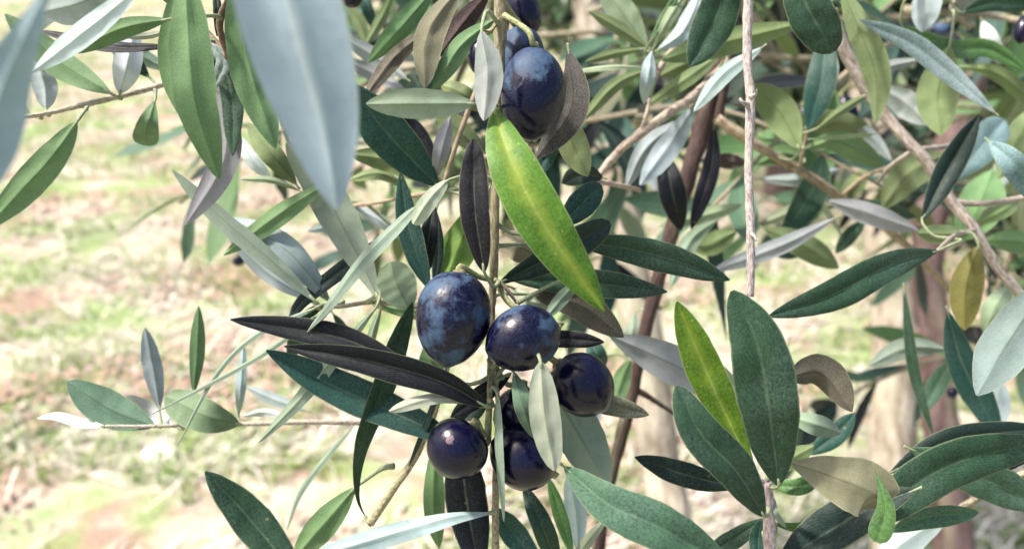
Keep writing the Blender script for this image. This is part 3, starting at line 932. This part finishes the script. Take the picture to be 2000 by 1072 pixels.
LF('topleft', [(350, -50), (332, 110), (352, 228)], 50, .207, 'U', 'mid', 'green')
LF('topleft', [(425, 130), (444, 265), (425, 345), (362, 440)], 60, .23, 'U', 'lilac', 'dark', roll=10, fold=6)
LF('topleft', [(412, 80), (452, 180), (455, 305)], 46, .225, 'T', 'green', 'grey', roll=25)
LF('topleft', [(462, -50), (485, 120), (538, 290)], 84, .21, 'U', 'mid', 'green', roll=-14, n=26, shp=(.65, .6))
LF('topleft', [(408, 82), (436, 122), (414, 178)], 30, .222, 'T', 'silver', 'teal', roll=20)
LF('topleft', [(418, -30), (425, 20), (424, 72)], 18, .218, 'T', 'dark', 'grey')
LF('topleft', [(445, 90), (420, 130), (405, 155)], 26, .228, 'T', 'teal', 'grey')
LF('topleft', [(330, 60), (290, 70), (240, 74)], 14, .235, 'U', 'cream', 'mid')
LF('topleft', [(230, -40), (110, 20), (-20, 110)], 34, .26, 'U', 'white', 'mid')

# upper middle
LF('upmid', [(855, -30), (782, 55), (720, 122)], 48, .245, 'U', 'ugreen', 'green', roll=-10)
LF('upmid', [(822, 68), (765, 120), (710, 194)], 38, .24, 'U', 'brown', 'dark', roll=20, shp=(.5, .6))
LF('upmid', [(900, -25), (838, 65), (830, 173)], 66, .235, 'U', 'khaki', 'dark', roll=25, fold=20, label='brownish mottled curled leaf')
LF('upmid', [(960, -20), (905, 45), (855, 112)], 46, .243, 'U', 'maroon', 'dark')
LF('upmid', [(965, 38), (900, 92), (845, 178)], 46, .238, 'U', 'ugreen', 'green', roll=10)
LF('main', [(925, 203), (815, 203), (715, 203)], 64, .205, 'U', 'grey', 'green', roll=[5, -10], fold=10, pet=(965, 212, .22), shp=(.6, .55), label='horizontal pale green leaf')
LF('main', [(940, 62), (954, 140), (945, 236)], 62, .202, 'U', 'lilac', 'green', roll=10, shp=(.6, .55), pet=(975, 50, .22), label='hanging silvery lilac leaf')
LF('upmid', [(795, 155), (730, 110), (665, 72)], 38, .29, 'U', 'lilac', 'dark')
LF('upmid', [(790, 175), (730, 145), (660, 112)], 34, .295, 'U', 'lilac', 'dark')
LF('upmid', [(700, -40), (715, 10), (735, 66)], 26, .36, 'T', 'teal', 'grey', n=14)
LF('upmid', [(770, -20), (748, 30), (715, 88)], 24, .34, 'U', 'olive', 'mid', n=14)
LF('upmid', [(672, 0), (700, 40), (720, 92)], 26, .35, 'U', 'olive', 'mid', n=14)
LF('main', [(858, 366), (765, 270), (675, 160)], 96, [.236, .228, .222], 'T', (.022,.085,.07), 'grey', roll=-12, fold=12, n=28, label='broad dark blue green leaf')
LF('upmid', [(845, 355), (815, 275), (765, 215)], 58, .246, 'T', 'purple', 'grey')
LF('upmid', [(852, 350), (862, 295), (880, 228)], 36, .236, 'U', 'lilac', 'dark', roll=20)
LF('upmid', [(950, 300), (900, 260), (850, 205)], 52, .262, 'U', 'olive', 'mid')
LF('upmid', [(940, 220), (905, 185), (860, 165)], 40, .27, 'U', 'olive', 'mid')
LF('upmid', [(850, 355), (760, 315), (680, 300)], 50, .275, 'U', 'olive', 'mid')
LF('upmid', [(800, 370), (740, 340), (680, 352)], 24, .28, 'U', 'olive', 'mid', roll=30)
LF('leftmid', [(742, 588), (690, 480), (625, 360), (560, 278)], 82, .238, 'U', 'grey', 'sage', roll=-12, fold=8, n=26, shp=(.8, .5), label='long pale grey green leaf')
LF('upmid', [(650, 352), (560, 410), (437, 498)], 44, .24, 'U', 'ugreen', 'green', roll=20)
LF('leftmid', [(812, 405), (710, 510), (640, 600), (600, 648)], 30, [.228, .226, .226, .227], 'U', 'grey', 'green', roll=40, shp=(.35, .6), label='long narrow blade like leaf')
LF('leftmid', [(800, 440), (700, 505), (590, 590), (563, 650)], 36, .24, 'T', 'dark', 'sage', roll=20)
LF('leftmid', [(645, 590), (560, 490), (448, 425)], 60, .245, 'U', 'silver', 'green', roll=10, fold=8, label='silvery blue leaf pointing up left')
LF('leftmid', [(620, 592), (530, 510), (430, 425), (336, 332)], 42, .238, 'U', 'grey', 'green', roll=15, n=24, label='long narrow pale leaf pointing up left')
LF('leftmid', [(608, 588), (530, 540), (445, 462)], 34, .25, 'U', 'silver', 'green')
LF('leftmid', [(800, 604), (778, 560), (762, 512)], 82, .235, 'U', 'pale', 'green', shp=(.55, .4), fold=6, label='small round pale leaf')
LF('main', [(874, 352), (838, 392), (808, 438)], 38, .215, 'U', 'cream', 'mid', shp=(.5, .3), label='small cream leaf', roll=15)
LF('upmid', [(782, 335), (800, 450), (838, 565)], 52, .236, 'T', 'teal', 'grey', roll=15)
LF('upmid', [(848, 395), (838, 460), (826, 548)], 40, .245, 'T', 'navy', 'grey')
LF('upmid', [(852, 410), (856, 480), (848, 560)], 24, .25, 'T', 'dark', 'olive')
LF('main', [(946, 532), (928, 410), (925, 272)], 66, .21, 'T', 'purple', 'ugreen', roll=-12, fold=16, shp=(.55, .45), label='upright dark purple green leaf')
LF('upmid', [(935, 395), (900, 475), (860, 575)], 78, .25, 'U', 'lime', 'mid')
LF('main', [(964, 212), (1000, 320), (1070, 450), (1180, 608)], 112, [.206, .198, .196, .200], 'T', 'lime', 'lime', roll=-6, fold=9, n=34, shp=(.62, .62), pet=(968, 180, .221), label='large yellow green leaf')['rib_glow'] = 0.55
LF('main', [(1095, 440), (1135, 400), (1173, 360)], 62, .225, 'T', 'teal', 'grey', shp=(.6, .4))
LF('main', [(975, 552), (1080, 500), (1191, 436)], 68, .222, 'T', 'dark', 'grey', fold=18, shp=(.7, .35), roll=15)
LF('main', [(1110, 475), (1180, 478), (1300, 503), (1425, 547)], 66, .228, 'T', 'green', 'grey', roll=14, fold=14, n=26, label='green leaf pointing right')
LF('main', [(1000, 548), (1150, 553), (1303, 570)], 62, .232, 'T', 'green', 'grey', roll=-10)
LF('main', [(1040, 575), (1130, 595), (1218, 658)], 66, .236, 'U', 'brown', 'dark', fold=6, label='brown withered leaf')
LF('main', [(1135, 545), (1100, 580), (1065, 622)], 30, .226, 'U', 'grey', 'green')
LF('main', [(962, 478), (1010, 480), (1060, 510)], 66, .236, 'U', 'tan', 'brown')
LF('main', [(1000, 560), (1040, 590), (1110, 600)], 36, .24, 'U', 'cream', 'mid')
LF('main', [(1035, 665), (1105, 662), (1180, 668)], 38, .228, 'T', 'purple', 'grey')
LF('darkstem', [(1190, 655), (1290, 700), (1445, 775)], 82, .25, 'U', 'lilac', 'dark', fold=5, label='pale lilac leaf')
LF('darkstem', [(1350, 690), (1400, 740), (1450, 800)], 62, .255, 'U', 'grey', 'dark', fold=5)
LF('main', [(1120, 775), (1190, 790), (1268, 810)], 46, .234, 'T', 'khaki', 'grey')
LF('main', [(1056, 706), (1064, 810), (1083, 918)], 66, .203, 'U', 'cream', 'sage', roll=-8, fold=6, shp=(.5, .45), pet=(1040, 690, .21), label='cream underside of a hanging leaf between the low olives')
LF('main', [(1050, 715), (1120, 830), (1190, 955)], 104, .224, 'U', 'grey', 'sage', fold=8)
LF('main', [(1003, 725), (1022, 790), (1042, 855)], 42, .212, 'U', 'sage', 'green', roll=15)
LF('low', [(1103, 912), (1190, 985), (1290, 1030), (1430, 1110)], 100, [.205, .2, .2, .205], 'T', 'sage', 'grey', roll=-6, fold=14, n=30, shp=(.6, .55), label='large green leaf with a silvery sheen')
LF('main', [(898, 880), (915, 1000), (940, 1130)], 90, .226, 'T', 'navy', 'grey', fold=10, shp=(.4, .6))
LF('bottom', [(850, 860), (848, 990), (858, 1070)], 46, .25, 'U', 'mid', 'green')
LF('main', [(972, 770), (975, 900), (984, 1018)], 18, .215, 'U', 'grey', 'green', roll=50, shp=(.5, .6))
LF('main', [(968, 1000), (880, 1012), (760, 1045), (600, 1090)], 46, [.221, .215, .211, .208], 'U', 'silver', 'green', roll=[50, 10, -10], n=26, shp=(.9, .5), pr=2, label='white underside of a long curved leaf')
LF('bottom', [(695, 950), (640, 1015), (572, 1092)], 62, .235, 'U', 'mid', 'green', pet=(770, 910, .235), pr=2)
LF('bottom', [(585, 1130), (485, 1010), (401, 920)], 82, .2, 'T', 'green', 'grey', roll=10, n=26, shp=(.6, .6), label='dark green leaf rising from the bottom edge')
LF('bottom', [(722, 1024), (698, 970), (703, 880), (742, 770), (806, 590)], 50, [.232, .232, .231, .231, .234], 'T', 'green', 'khaki', roll=[60, 35, 25], n=30, shp=(1.3, .6))
LF('bottom', [(878, 700), (840, 810), (798, 912)], 13, .233, 'T', 'dark', 'sage', roll=40)
LF('main', [(943, 793), (865, 778), (815, 785), (760, 803)], 26, [.215, .212, .21, .21], 'U', 'cream', 'green', roll=[50, 0], shp=(1.3, .5), pr=2)
LF('main', [(830, 740), (690, 668), (560, 640), (450, 624)], 58, .224, 'T', 'navy', 'ugreen', roll=10, fold=18, label='dark leaf with its tip farthest left')
LF('main', [(948, 792), (860, 745), (720, 705), (555, 676)], 68, [.214, .211, .21, .211], 'T', 'navy', 'grey', roll=-10, fold=26, n=28, shp=(.5, .6), label='long dark folded leaf')  # navy here and on the leaf before paints their shading
LF('main', [(905, 868), (790, 815), (640, 748), (520, 684)], 82, .228, 'T', 'teal', 'grey', roll=12, fold=14, n=26, label='mottled dark blue green leaf')
LF('main', [(998, 730), (945, 768), (880, 815)], 42, .226, 'T', 'navy', 'grey')
LF('main', [(965, 745), (925, 800), (880, 850)], 44, .229, 'T', 'dark', 'grey')
LF('leftmid', [(735, 600), (660, 690), (590, 775), (505, 864)], 32, .232, 'U', 'grey', 'green', roll=15, n=24)
LF('leftmid', [(620, 600), (500, 655), (420, 735), (347, 870)], 11, .236, 'U', 'grey', 'green', roll=30, shp=(.3, .6), n=24)
LF('leftmid', [(625, 612), (560, 660), (480, 712), (298, 808)], 11, .238, 'U', 'grey', 'green', roll=30, shp=(.3, .6), n=24)
LF('leftlow', [(695, 828), (640, 890), (585, 965), (560, 1035)], 13, .3, 'U', 'grey', 'green', roll=30)
LF('leftmid', [(655, 594), (605, 625), (563, 700)], 48, .255, 'T', 'green', 'grey')
LF('leftmid', [(745, 597), (725, 660), (712, 720)], 20, .26, 'U', 'pale', 'mid')
LF('leftmid', [(940, 596), (830, 608), (728, 596)], 36, .26, 'U', 'ugreen', 'green')
LF('leftmid', [(880, 640), (850, 690), (830, 760)], 60, .262, 'U', 'mid', 'green')
LF('leftmid', [(650, 612), (670, 640), (682, 665)], 18, .28, 'T', 'green', 'grey', n=14)
LF('leftmid', [(590, 374), (530, 352), (470, 350)], 14, .27, 'U', 'pale', 'mid')
LF('topleft', [(465, 262), (490, 310), (530, 350)], 30, .29, 'U', 'white', 'mid')
LF('topleft', [(580, 362), (530, 300), (484, 240)], 50, .262, 'U', 'olive', 'mid')
LF('upmid', [(790, 470), (740, 430), (690, 405)], 26, .31, 'U', 'silver', 'mid', n=14)
LF('upmid', [(700, 398), (640, 440), (600, 452)], 24, .33, 'U', 'silver', 'mid', n=14)

# lower left
LF('leftlow', [(304, 833), (215, 800), (131, 744)], 76, .25, 'U', 'sage', 'green', fold=6, roll=10, label='broad sage leaf at the twig end')
LF('leftlow', [(468, 828), (400, 812), (324, 773)], 74, .256, 'U', (.13,.20,.10), 'green', fold=6, shp=(.6, .4))
LF('leftlow', [(378, 770), (385, 690), (388, 598)], 32, .26, 'U', 'mid', 'green', pet=(378, 828, .256))
LF('leftlow', [(312, 802), (300, 725), (283, 640)], 40, .262, 'U', 'silver', 'green', pet=(312, 830, .252), roll=12)
LF('leftlow', [(340, 832), (295, 805), (250, 772)], 36, .262, 'U', 'white', 'green')
LF('leftlow', [(205, 832), (160, 826), (112, 812), (72, 817)], 22, .246, 'U', 'white', 'green', roll=[0, 50])
LF('leftlow', [(466, 812), (470, 760), (476, 672)], 22, .265, 'U', 'silver', 'green', pet=(472, 828, .258))
LF('leftlow', [(572, 822), (520, 805), (475, 812)], 18, .27, 'U', 'white', 'green')
LF('leftlow', [(600, 802), (540, 782), (480, 755)], 28, .30, 'U', 'silver', 'green', n=14)

# upper right, first layers
LF('upmid', [(1110, 95), (1118, 210), (1048, 310)], 64, .232, 'U', (.035,.03,.024), 'dark', roll=30)
LF('upmid', [(1090, 205), (1120, 285), (1148, 345)], 66, .25, 'U', 'olive', 'mid')
LF('upmid', [(1045, 350), (1065, 310), (1090, 278)], 36, .24, 'T', 'teal', 'silver')
LF('cross', [(1270, 98), (1215, 60), (1150, 22)], 30, .3, 'U', 'olive', 'mid')
LF('cross', [(1264, 92), (1215, 25), (1170, -40)], 60, .31, 'U', 'pale', 'mid', fold=6)
LF('cross', [(1260, 95), (1200, 105), (1143, 121)], 20, .3, 'U', 'olive', 'mid')
LF('cross', [(1262, 132), (1190, 132), (1112, 142)], 11, .3, 'U', 'pale', 'mid', roll=40)
LF('cross', [(1260, 138), (1200, 168), (1138, 236)], 30, .295, 'U', 'olive', 'mid')
LF('cross', [(1273, 100), (1266, 150), (1258, 204)], 32, .285, 'U', 'silver', 'teal', roll=-20)
LF('cross', [(1276, 96), (1300, 48), (1345, -25)], 26, .3, 'U', 'pale', 'mid')
LF('cross', [(1270, 82), (1300, 30), (1335, -30)], 18, .295, 'T', 'mid', 'olive')
LF('cross', [(1283, 100), (1335, 60), (1370, -20)], 40, .305, 'U', 'white', 'mid')
LF('topright', [(1428, -70), (1400, 30), (1347, 130)], 90, .245, 'T', 'green', 'grey', roll=-10, n=26, label='speckled dark green leaf left of the bare pale twig', shp=(.6, .55))
LF('topright', [(1545, -70), (1578, 15), (1628, 102)], 96, .235, 'T', 'green', 'grey', roll=10, n=26, shp=(.6, .38), label='speckled dark green leaf right of the bare pale twig')
LF('topright', [(1570, 45), (1430, 80), (1290, 118)], 58, .30, 'U', 'olive', 'mid')
LF('cross', [(1410, 105), (1340, 155), (1262, 207)], 32, .32, 'U', 'olive', 'khaki', roll=20)
LF('cross', [(1410, 100), (1350, 120), (1290, 148)], 50, .33, 'U', 'olive', 'mid')
LF('cross', [(1490, 92), (1415, 145), (1355, 218)], 36, .27, 'U', 'silver', 'green', roll=25)
LF('cross', [(1358, 205), (1310, 280), (1250, 362)], 54, .31, 'U', 'silver', 'teal', roll=10)
LF('cross', [(1335, 232), (1262, 290), (1222, 368)], 40, .32, 'U', 'silver', 'teal')
LF('darkstem', [(1298, 296), (1312, 370), (1330, 450)], 58, .315, 'T', 'navy', 'dark')
LF('darkstem', [(1395, 240), (1388, 330), (1350, 448)], 40, .32, 'T', 'purple', 'dark')
LF('darkstem', [(1385, 312), (1420, 315), (1458, 318)], 34, .36, 'U', 'maroon', 'dark', n=14)
LF('cross', [(1178, 348), (1135, 340), (1098, 358)], 44, .27, 'T', 'dark', 'grey')
LF('topright', [(1640, -30), (1680, 60), (1712, 150), (1711, 242)], 60, .30, 'U', 'olive', 'mid', roll=[0, 20, 50], n=24)
LF('lichen', [(1945, 222), (1855, 145), (1780, 85), (1680, 40)], 46, .29, 'T', 'silver', 'olive', roll=15, n=24, label='long leaf with a bright sheen')  # silver tone paints the sheen into the upper face
LF('topright', [(1760, 50), (1860, 95), (1930, 95), (2010, 142)], 40, .33, 'T', 'mid', 'olive', n=16)
LF('topright', [(1818, -45), (1810, 10), (1800, 64)], 60, .32, 'U', 'silver', 'mid')
LF('topright', [(1875, 25), (1945, 5), (2040, 12)], 40, .33, 'T', 'green', 'grey')
LF('topright', [(1918, 40), (1935, 80), (1955, 125)], 36, .40, 'U', 'white', 'mid')
LF('lichen', [(1690, 156), (1740, 130), (1797, 117)], 26, .34, 'U', 'lilac', 'mid')
LF('lichen', [(1715, 170), (1765, 200), (1815, 243)], 56, .36, 'U', 'white', 'mid', fold=4, label='leaf underside painted white as if in sun')  # sun patch put into the colour by the white tone
LF('topright', [(1855, 90), (1832, 180), (1838, 265)], 84, .33, 'U', 'olive', 'mid', fold=6)
LF('topright', [(1612, 60), (1606, 150), (1578, 255)], 62, .34, 'T', 'teal', 'grey', roll=10)
LF('topright', [(1625, 85), (1620, 160), (1598, 225)], 34, .35, 'U', 'silver', 'mid')
LF('tanarm', [(1562, 292), (1520, 215), (1465, 165)], 72, .34, 'U', 'olive', 'green', fold=6)
LF('tanarm', [(1598, 250), (1645, 215), (1692, 186)], 20, .33, 'U', 'olive', 'mid')
LF('tanarm', [(1585, 272), (1640, 268), (1712, 262)], 10, .33, 'U', 'pale', 'mid', roll=40)
LF('tanarm', [(1572, 290), (1640, 278), (1725, 325)], 52, .35, 'U', 'ugreen', 'green')
LF('tanarm', [(1650, 218), (1700, 265), (1742, 315)], 28, .38, 'U', 'silver', 'mid')
LF('tanarm', [(1570, 310), (1530, 300), (1480, 320)], 40, .36, 'U', 'mid', 'green')
LF('lichen', [(1845, 368), (1900, 305), (1962, 235)], 74, .335, 'T', 'blue', 'teal', roll=10, shp=(.8, .4))
LF('lichen', [(1800, 432), (1852, 330), (1912, 225)], 60, .285, 'T', 'dark', 'sage', fold=25, roll=10, label='narrow dark green folded leaf')
LF('lichen', [(1930, 275), (1980, 320), (2045, 400)], 60, .27, 'T', 'blue', 'teal')
LF('lichen', [(2030, 200), (1990, 270), (1950, 350)], 60, .36, 'U', 'olive', 'mid')
LF('lichen', [(1870, 130), (1950, 145), (2030, 215)], 34, .35, 'U', 'olive', 'mid')
LF('lichen', [(1850, 300), (1775, 340), (1722, 408)], 66, .35, 'U', 'olive', 'mid', fold=6)
LF('lichen', [(1940, 330), (1915, 400), (1880, 470)], 90, .38, 'U', 'ugreen', 'mid', fold=6)
LF('lichen', [(1900, 440), (1960, 410), (1990, 385)], 34, .34, 'U', 'olive', 'mid')
LF('lichen', [(1920, 470), (1960, 470), (2030, 478)], 50, .36, 'U', 'ugreen', 'mid')
LF('lichen', [(1910, 445), (1930, 420), (1955, 405)], 26, .35, 'U', 'tan', 'mid')
LF('tanarm', [(1650, 392), (1720, 405), (1790, 425)], 30, .39, 'T', 'green', 'mid')
LF('tanarm', [(1480, 350), (1560, 350), (1640, 330)], 30, .41, 'U', 'silver', 'mid')
LF('tanarm', [(1640, 400), (1560, 410), (1480, 440)], 34, .4, 'U', 'pale', 'mid')
LF('tanarm', [(1700, 330), (1670, 360), (1640, 400)], 40, .4, 'U', 'olive', 'mid')

# right, middle height
LF('sprout', [(1833, 489), (1740, 518), (1620, 578), (1500, 618)], 72, [.25, .242, .236, .232], 'T', 'green', 'grey', roll=-12, fold=16, n=30, pet=(1868, 468, .27), label='long glossy dark green leaf pointing left')
LF('tanarm', [(1796, 452), (1710, 422), (1618, 392)], 48, .33, 'U', 'lilac', 'sage')
LF('lichen', [(1893, 455), (1842, 458), (1793, 455)], 42, .30, 'U', 'olive', 'mid', shp=(.6, .4))
LF('tanarm', [(1632, 426), (1530, 478), (1385, 532)], 38, .32, 'U', 'lilac', 'dark')
LF('tanarm', [(1490, 445), (1570, 480), (1638, 524)], 56, .35, 'U', 'olive', 'mid')
LF('tanarm', [(1500, 500), (1520, 490), (1560, 500)], 30, .37, 'T', 'teal', 'mid')
LF('tanarm', [(1690, 430), (1660, 460), (1632, 495)], 32, .39, 'T', 'green', 'mid')
LF('tanarm', [(1400, 430), (1350, 470), (1310, 560)], 40, .34, 'U', 'grey', 'mid')
LF('darkstem', [(1240, 610), (1235, 650), (1222, 700)], 34, .36, 'U', 'grey', 'mid')
LF('darkstem', [(1290, 440), (1380, 420), (1450, 400)], 36, .37, 'U', 'pale', 'mid')
LF('tanarm', [(1440, 450), (1380, 480), (1350, 470)], 50, .38, 'U', 'olive', 'mid')
LF('lichen', [(1912, 478), (1888, 560), (1884, 645)], 66, .30, 'U', 'gold', 'gold', fold=10, label='dull gold green leaf')
LF('right', [(1850, 605), (1880, 710), (1955, 858)], 66, .31, 'T', 'teal', 'grey')
LF('right', [(2060, 540), (1975, 660), (1908, 772)], 104, .21, 'U', (.17,.235,.22), 'green', fold=8, label='broad pale leaf entering from the right edge')
LF('right', [(1765, 560), (1785, 720), (1822, 848)], 24, .32, 'T', 'green', 'mid', roll=20)
LF('right', [(1850, 682), (1770, 680), (1697, 714)], 46, .33, 'U', 'grey', 'dark')
LF('right', [(1975, 555), (1945, 600), (1925, 655)], 50, .36, 'U', 'pale', 'mid')
LF('right', [(1955, 740), (1945, 800), (1920, 850)], 54, .37, 'U', 'silver', 'mid')
LF('right', [(1870, 690), (1830, 750), (1800, 810)], 40, .38, 'T', 'sage', 'silver')

# lower right
LF('sprout', [(1521, 948), (1502, 800), (1478, 670), (1430, 568)], 128, [.206, .2, .198, .2], 'T', 'green', 'grey', roll=8, fold=9, n=34, shp=(.6, .5), label='broad upright green leaf')
LF('sprout', [(1482, 938), (1432, 840), (1375, 715), (1322, 589)], 82, [.208, .212, .214, .215], 'T', 'yellow', 'yellow', roll=-10, fold=16, n=32, shp=(.95, .6), pet=(1500, 945, .208), label='bright yellow leaf')['rib_glow'] = 0.25
LF('sprout', [(1493, 1008), (1438, 920), (1368, 845), (1321, 754)], 92, [.205, .2, .198, .2], 'T', 'green', 'grey', roll=14, fold=14, n=30, shp=(.6, .45), label='green leaf overlapping the yellow leaf')
LF('sprout', [(1450, 952), (1350, 930), (1240, 892)], 54, .228, 'T', 'dark', 'grey', fold=14)
LF('sprout', [(1530, 738), (1605, 728), (1664, 804)], 72, .235, 'U', 'brown', 'dark', roll=30, fold=20, label='curled brown green leaf')
LF('sprout', [(1535, 812), (1590, 828), (1643, 846)], 46, .23, 'U', 'grey', 'mid')
LF('sprout', [(1580, 888), (1630, 850), (1670, 806)], 46, .28, 'T', 'teal', 'grey')
w1 = LF('sprout', [(1540, 902), (1610, 925), (1700, 960), (1722, 985)], 118, [.208, .206, .205, .207], 'U', 'tan', 'mid', fold=5, n=26, shp=(.8, .3), label='withered tan leaf with a folded tip')
LF('sprout', [(1708, 915), (1730, 990), (1712, 1058)], 48, .203, 'T', 'mid', 'mid', fold=10, shp=(1.2, .3), pr=.3, label='green folded over tip of the withered leaf')
LF('sprout', [(1500, 945), (1560, 950), (1600, 930)], 36, .215, 'T', 'mid', 'olive')
LF('sprout', [(1505, 930), (1540, 900), (1590, 870)], 40, .222, 'U', 'olive', 'mid')
LF('right', [(1610, 1030), (1730, 985), (1860, 905), (2060, 860)], 98, [.225, .222, .22, .22], 'T', 'green', 'grey', roll=22, fold=14, n=30, label='long dark green leaf crossing over another leaf')
LF('right', [(1790, 955), (1680, 1000), (1520, 1100)], 98, .215, 'T', 'dark', 'grey', roll=20, fold=16, n=26)
LF('right', [(1735, 925), (1850, 862), (2040, 835)], 56, .25, 'T', 'dark', 'grey')
LF('right', [(1775, 875), (1890, 920), (2050, 995)], 88, .236, 'T', 'sage', 'grey', roll=10, n=26)
LF('right', [(1860, 900), (1930, 905), (2040, 870)], 50, .245, 'T', 'navy', 'grey')
LF('right', [(1735, 1038), (1810, 1010), (1912, 1000)], 48, .226, 'T', 'sage', 'silver', roll=20, fold=24)
LF('right', [(1850, 1010), (1780, 1050), (1700, 1110)], 62, .27, 'U', 'silver', 'teal')
LF('sprout', [(1510, 1022), (1560, 1028), (1620, 1015)], 20, .222, 'T', 'mid', 'pale', roll=30)
LF('sprout', [(1506, 950), (1515, 1000), (1535, 1030)], 12, .214, 'U', 'grey', 'mid')
LF('low', [(1095, 1120), (1060, 1030), (1022, 945)], 46, .235, 'T', 'green', 'grey', roll=10)
LF('low', [(1120, 1090), (1095, 1010), (1070, 930)], 30, .245, 'T', 'mid', 'grey', roll=20)
LF('low', [(1130, 1080), (1125, 1000), (1110, 920)], 46, .26, 'U', 'silver', 'teal')
LF('low', [(1060, 1110), (1010, 1050), (965, 990)], 56, .25, 'T', 'teal', 'grey')
LF('low', [(1110, 1110), (1145, 1060), (1185, 1010)], 24, .25, 'U', 'pale', 'mid')
LF('sprout', [(1492, 1012), (1440, 1048), (1370, 1090)], 42, .225, 'T', 'green', 'grey')
LF('sprout', [(1488, 1010), (1482, 1050), (1480, 1100)], 40, .222, 'T', 'teal', 'grey')
LF('darkstem', [(1232, 700), (1215, 740), (1198, 800)], 40, .34, 'U', 'mid', 'green')
LF('darkstem', [(1170, 700), (1165, 780), (1160, 850)], 34, .35, 'U', 'silver', 'mid')
LF('darkstem', [(1150, 660), (1165, 690), (1178, 720)], 40, .3, 'T', 'teal', 'mid')

# ------------------------------------------------------------ olives
olive('large oval olive with cloudy blue bloom hanging left of the central stem', 885, 620, .213, 74, 94, rot=8, bloom=.82, stalk=[(935, 540, .218), (958, 545, .220)])
olive('round bloom dusted olive just right of the central stem beside the large oval one', 1020, 661, .211, 64, 75, rot=72, bloom=.84, stalk=[(1005, 600, .217), (970, 555, .220)], tilt=25)
olive('shiny black olive with bright highlights right of the bloom dusted pair', 1137, 751, .220, 60, 66, rot=-50, bloom=.26, stalk=[(1060, 690, .224), (965, 640, .223)])
OL4 = olive('small dark olive with a scabby spot hanging lowest left of the stem', 892, 876, .216, 62, 57, rot=35, bloom=.22, stalk=[(948, 850, .220), (955, 800, .221)], tilt=20)
def scar(root, x, y, dist, r, col, name='scar'):
    c = P(x, y, dist); n = (CO - c).normalized(); U = n.orthogonal().normalized(); W = n.cross(U)
    v = [c + n * r * .10]; f = []
    for ring, (k, up) in enumerate(((.5, .07), (1.0, -.22))):
        for j in range(12):
            a = 6.2832 * j / 12; q = r * k * (1 + .25 * noise.noise(Vector((math.cos(a) * 2, math.sin(a) * 2, x))))
            v.append(c + (U * math.cos(a) + W * math.sin(a)) * q + n * r * up)
    for j in range(12):
        k = (j + 1) % 12
        f += [(0, 1 + j, 1 + k), (1 + j, 13 + j, 13 + k, 1 + k)]
    mesh_obj(name, v, f, [simple_mat('scab_' + name, col, tuple(q * 1.8 for q in col), 900, .6)], root, c)
sc = OL4
scar(sc, 882, 862, .2090, .0015, (.10, .065, .085))
scar(sc, 884, 866, .2086, .0004, (.012, .008, .01), 'pit')
scar(sc, 843, 884, .2123, .0006, (.12, .07, .05))
olive('dark olive hanging lowest, half behind the cream leaf', 1022, 893, .222, 62, 68, rot=120, bloom=.30, stalk=[(978, 840, .222), (972, 790, .222)])
olive('nearly black olive hidden between the cream leaf and the central stem', 1013, 808, .228, 48, 54, rot=10, bloom=.15, stalk=[(990, 750, .226), (965, 710, .223)])
olive('long oval olive at the top with bloom around its stalk end', 1041, 184, .216, 64, 93, rot=3, bloom=.50, cap=0.8, stalk=[(1042, 88, .214), (1030, 60, .214), (985, 30, .220)])
olive('bluish olive behind the topmost long oval olive', 1015, 118, .232, 48, 68, rot=10, bloom=.80, cap=0.5, stalk=[(1010, 40, .23), (985, 5, .225)])
olive('dark wrinkled olive cut off by the top edge right of the central branch', 1022, 22, .234, 34, 52, rot=-20, bloom=.35, stalk=[(1000, -50, .23), (985, -60, .225)])
olive('dark olive peeping out behind the hanging silvery lilac leaf', 940, 112, .238, 27, 36, rot=0, bloom=.35, stalk=[(960, 60, .23), (975, 40, .223)])
olive('black olive just showing at the top edge right of the big blurred leaf', 684, -18, .22, 34, 28, rot=90, bloom=.15, stalk=[(700, -60, .24), (760, -120, .26)])
bgo = [(1570, 226, .52, 12, 20, 'blurred black olive deep in the leaves just right of the bare pale twig'),
       (1655, 218, .50, 20, 34, 'blurred black olive behind the grey lichened branch'),
       (1660, 262, .54, 14, 22, 'smaller blurred black olive below another behind the lichened branch'),
       (1998, 58, .36, 16, 30, 'dark blue olive cut by the right edge near the top'),
       (1838, 66, .48, 26, 17, 'pale blue olive blurred behind the long leaf with a bright sheen'),
       (1288, 408, .48, 22, 12, 'blurred blue olive beside the dark red brown stem'),
       (466, 510, .50, 12, 10, 'tiny blurred blue olive behind the silvery leaves at left'),
       (1860, 766, .50, 11, 12, 'tiny dark olive blurred behind the lower right leaves')]
for x, y, d, rx, ry, lab in bgo:
    olive(lab, x, y, d, rx, ry, rot=rnd.uniform(-30, 30), bloom=.35 if 'black' in lab or 'dark' in lab else .9, near=False, stalk=[(x + 6, y - ry * 1.6, d)])

if FAR: print('FARPET', FAR)
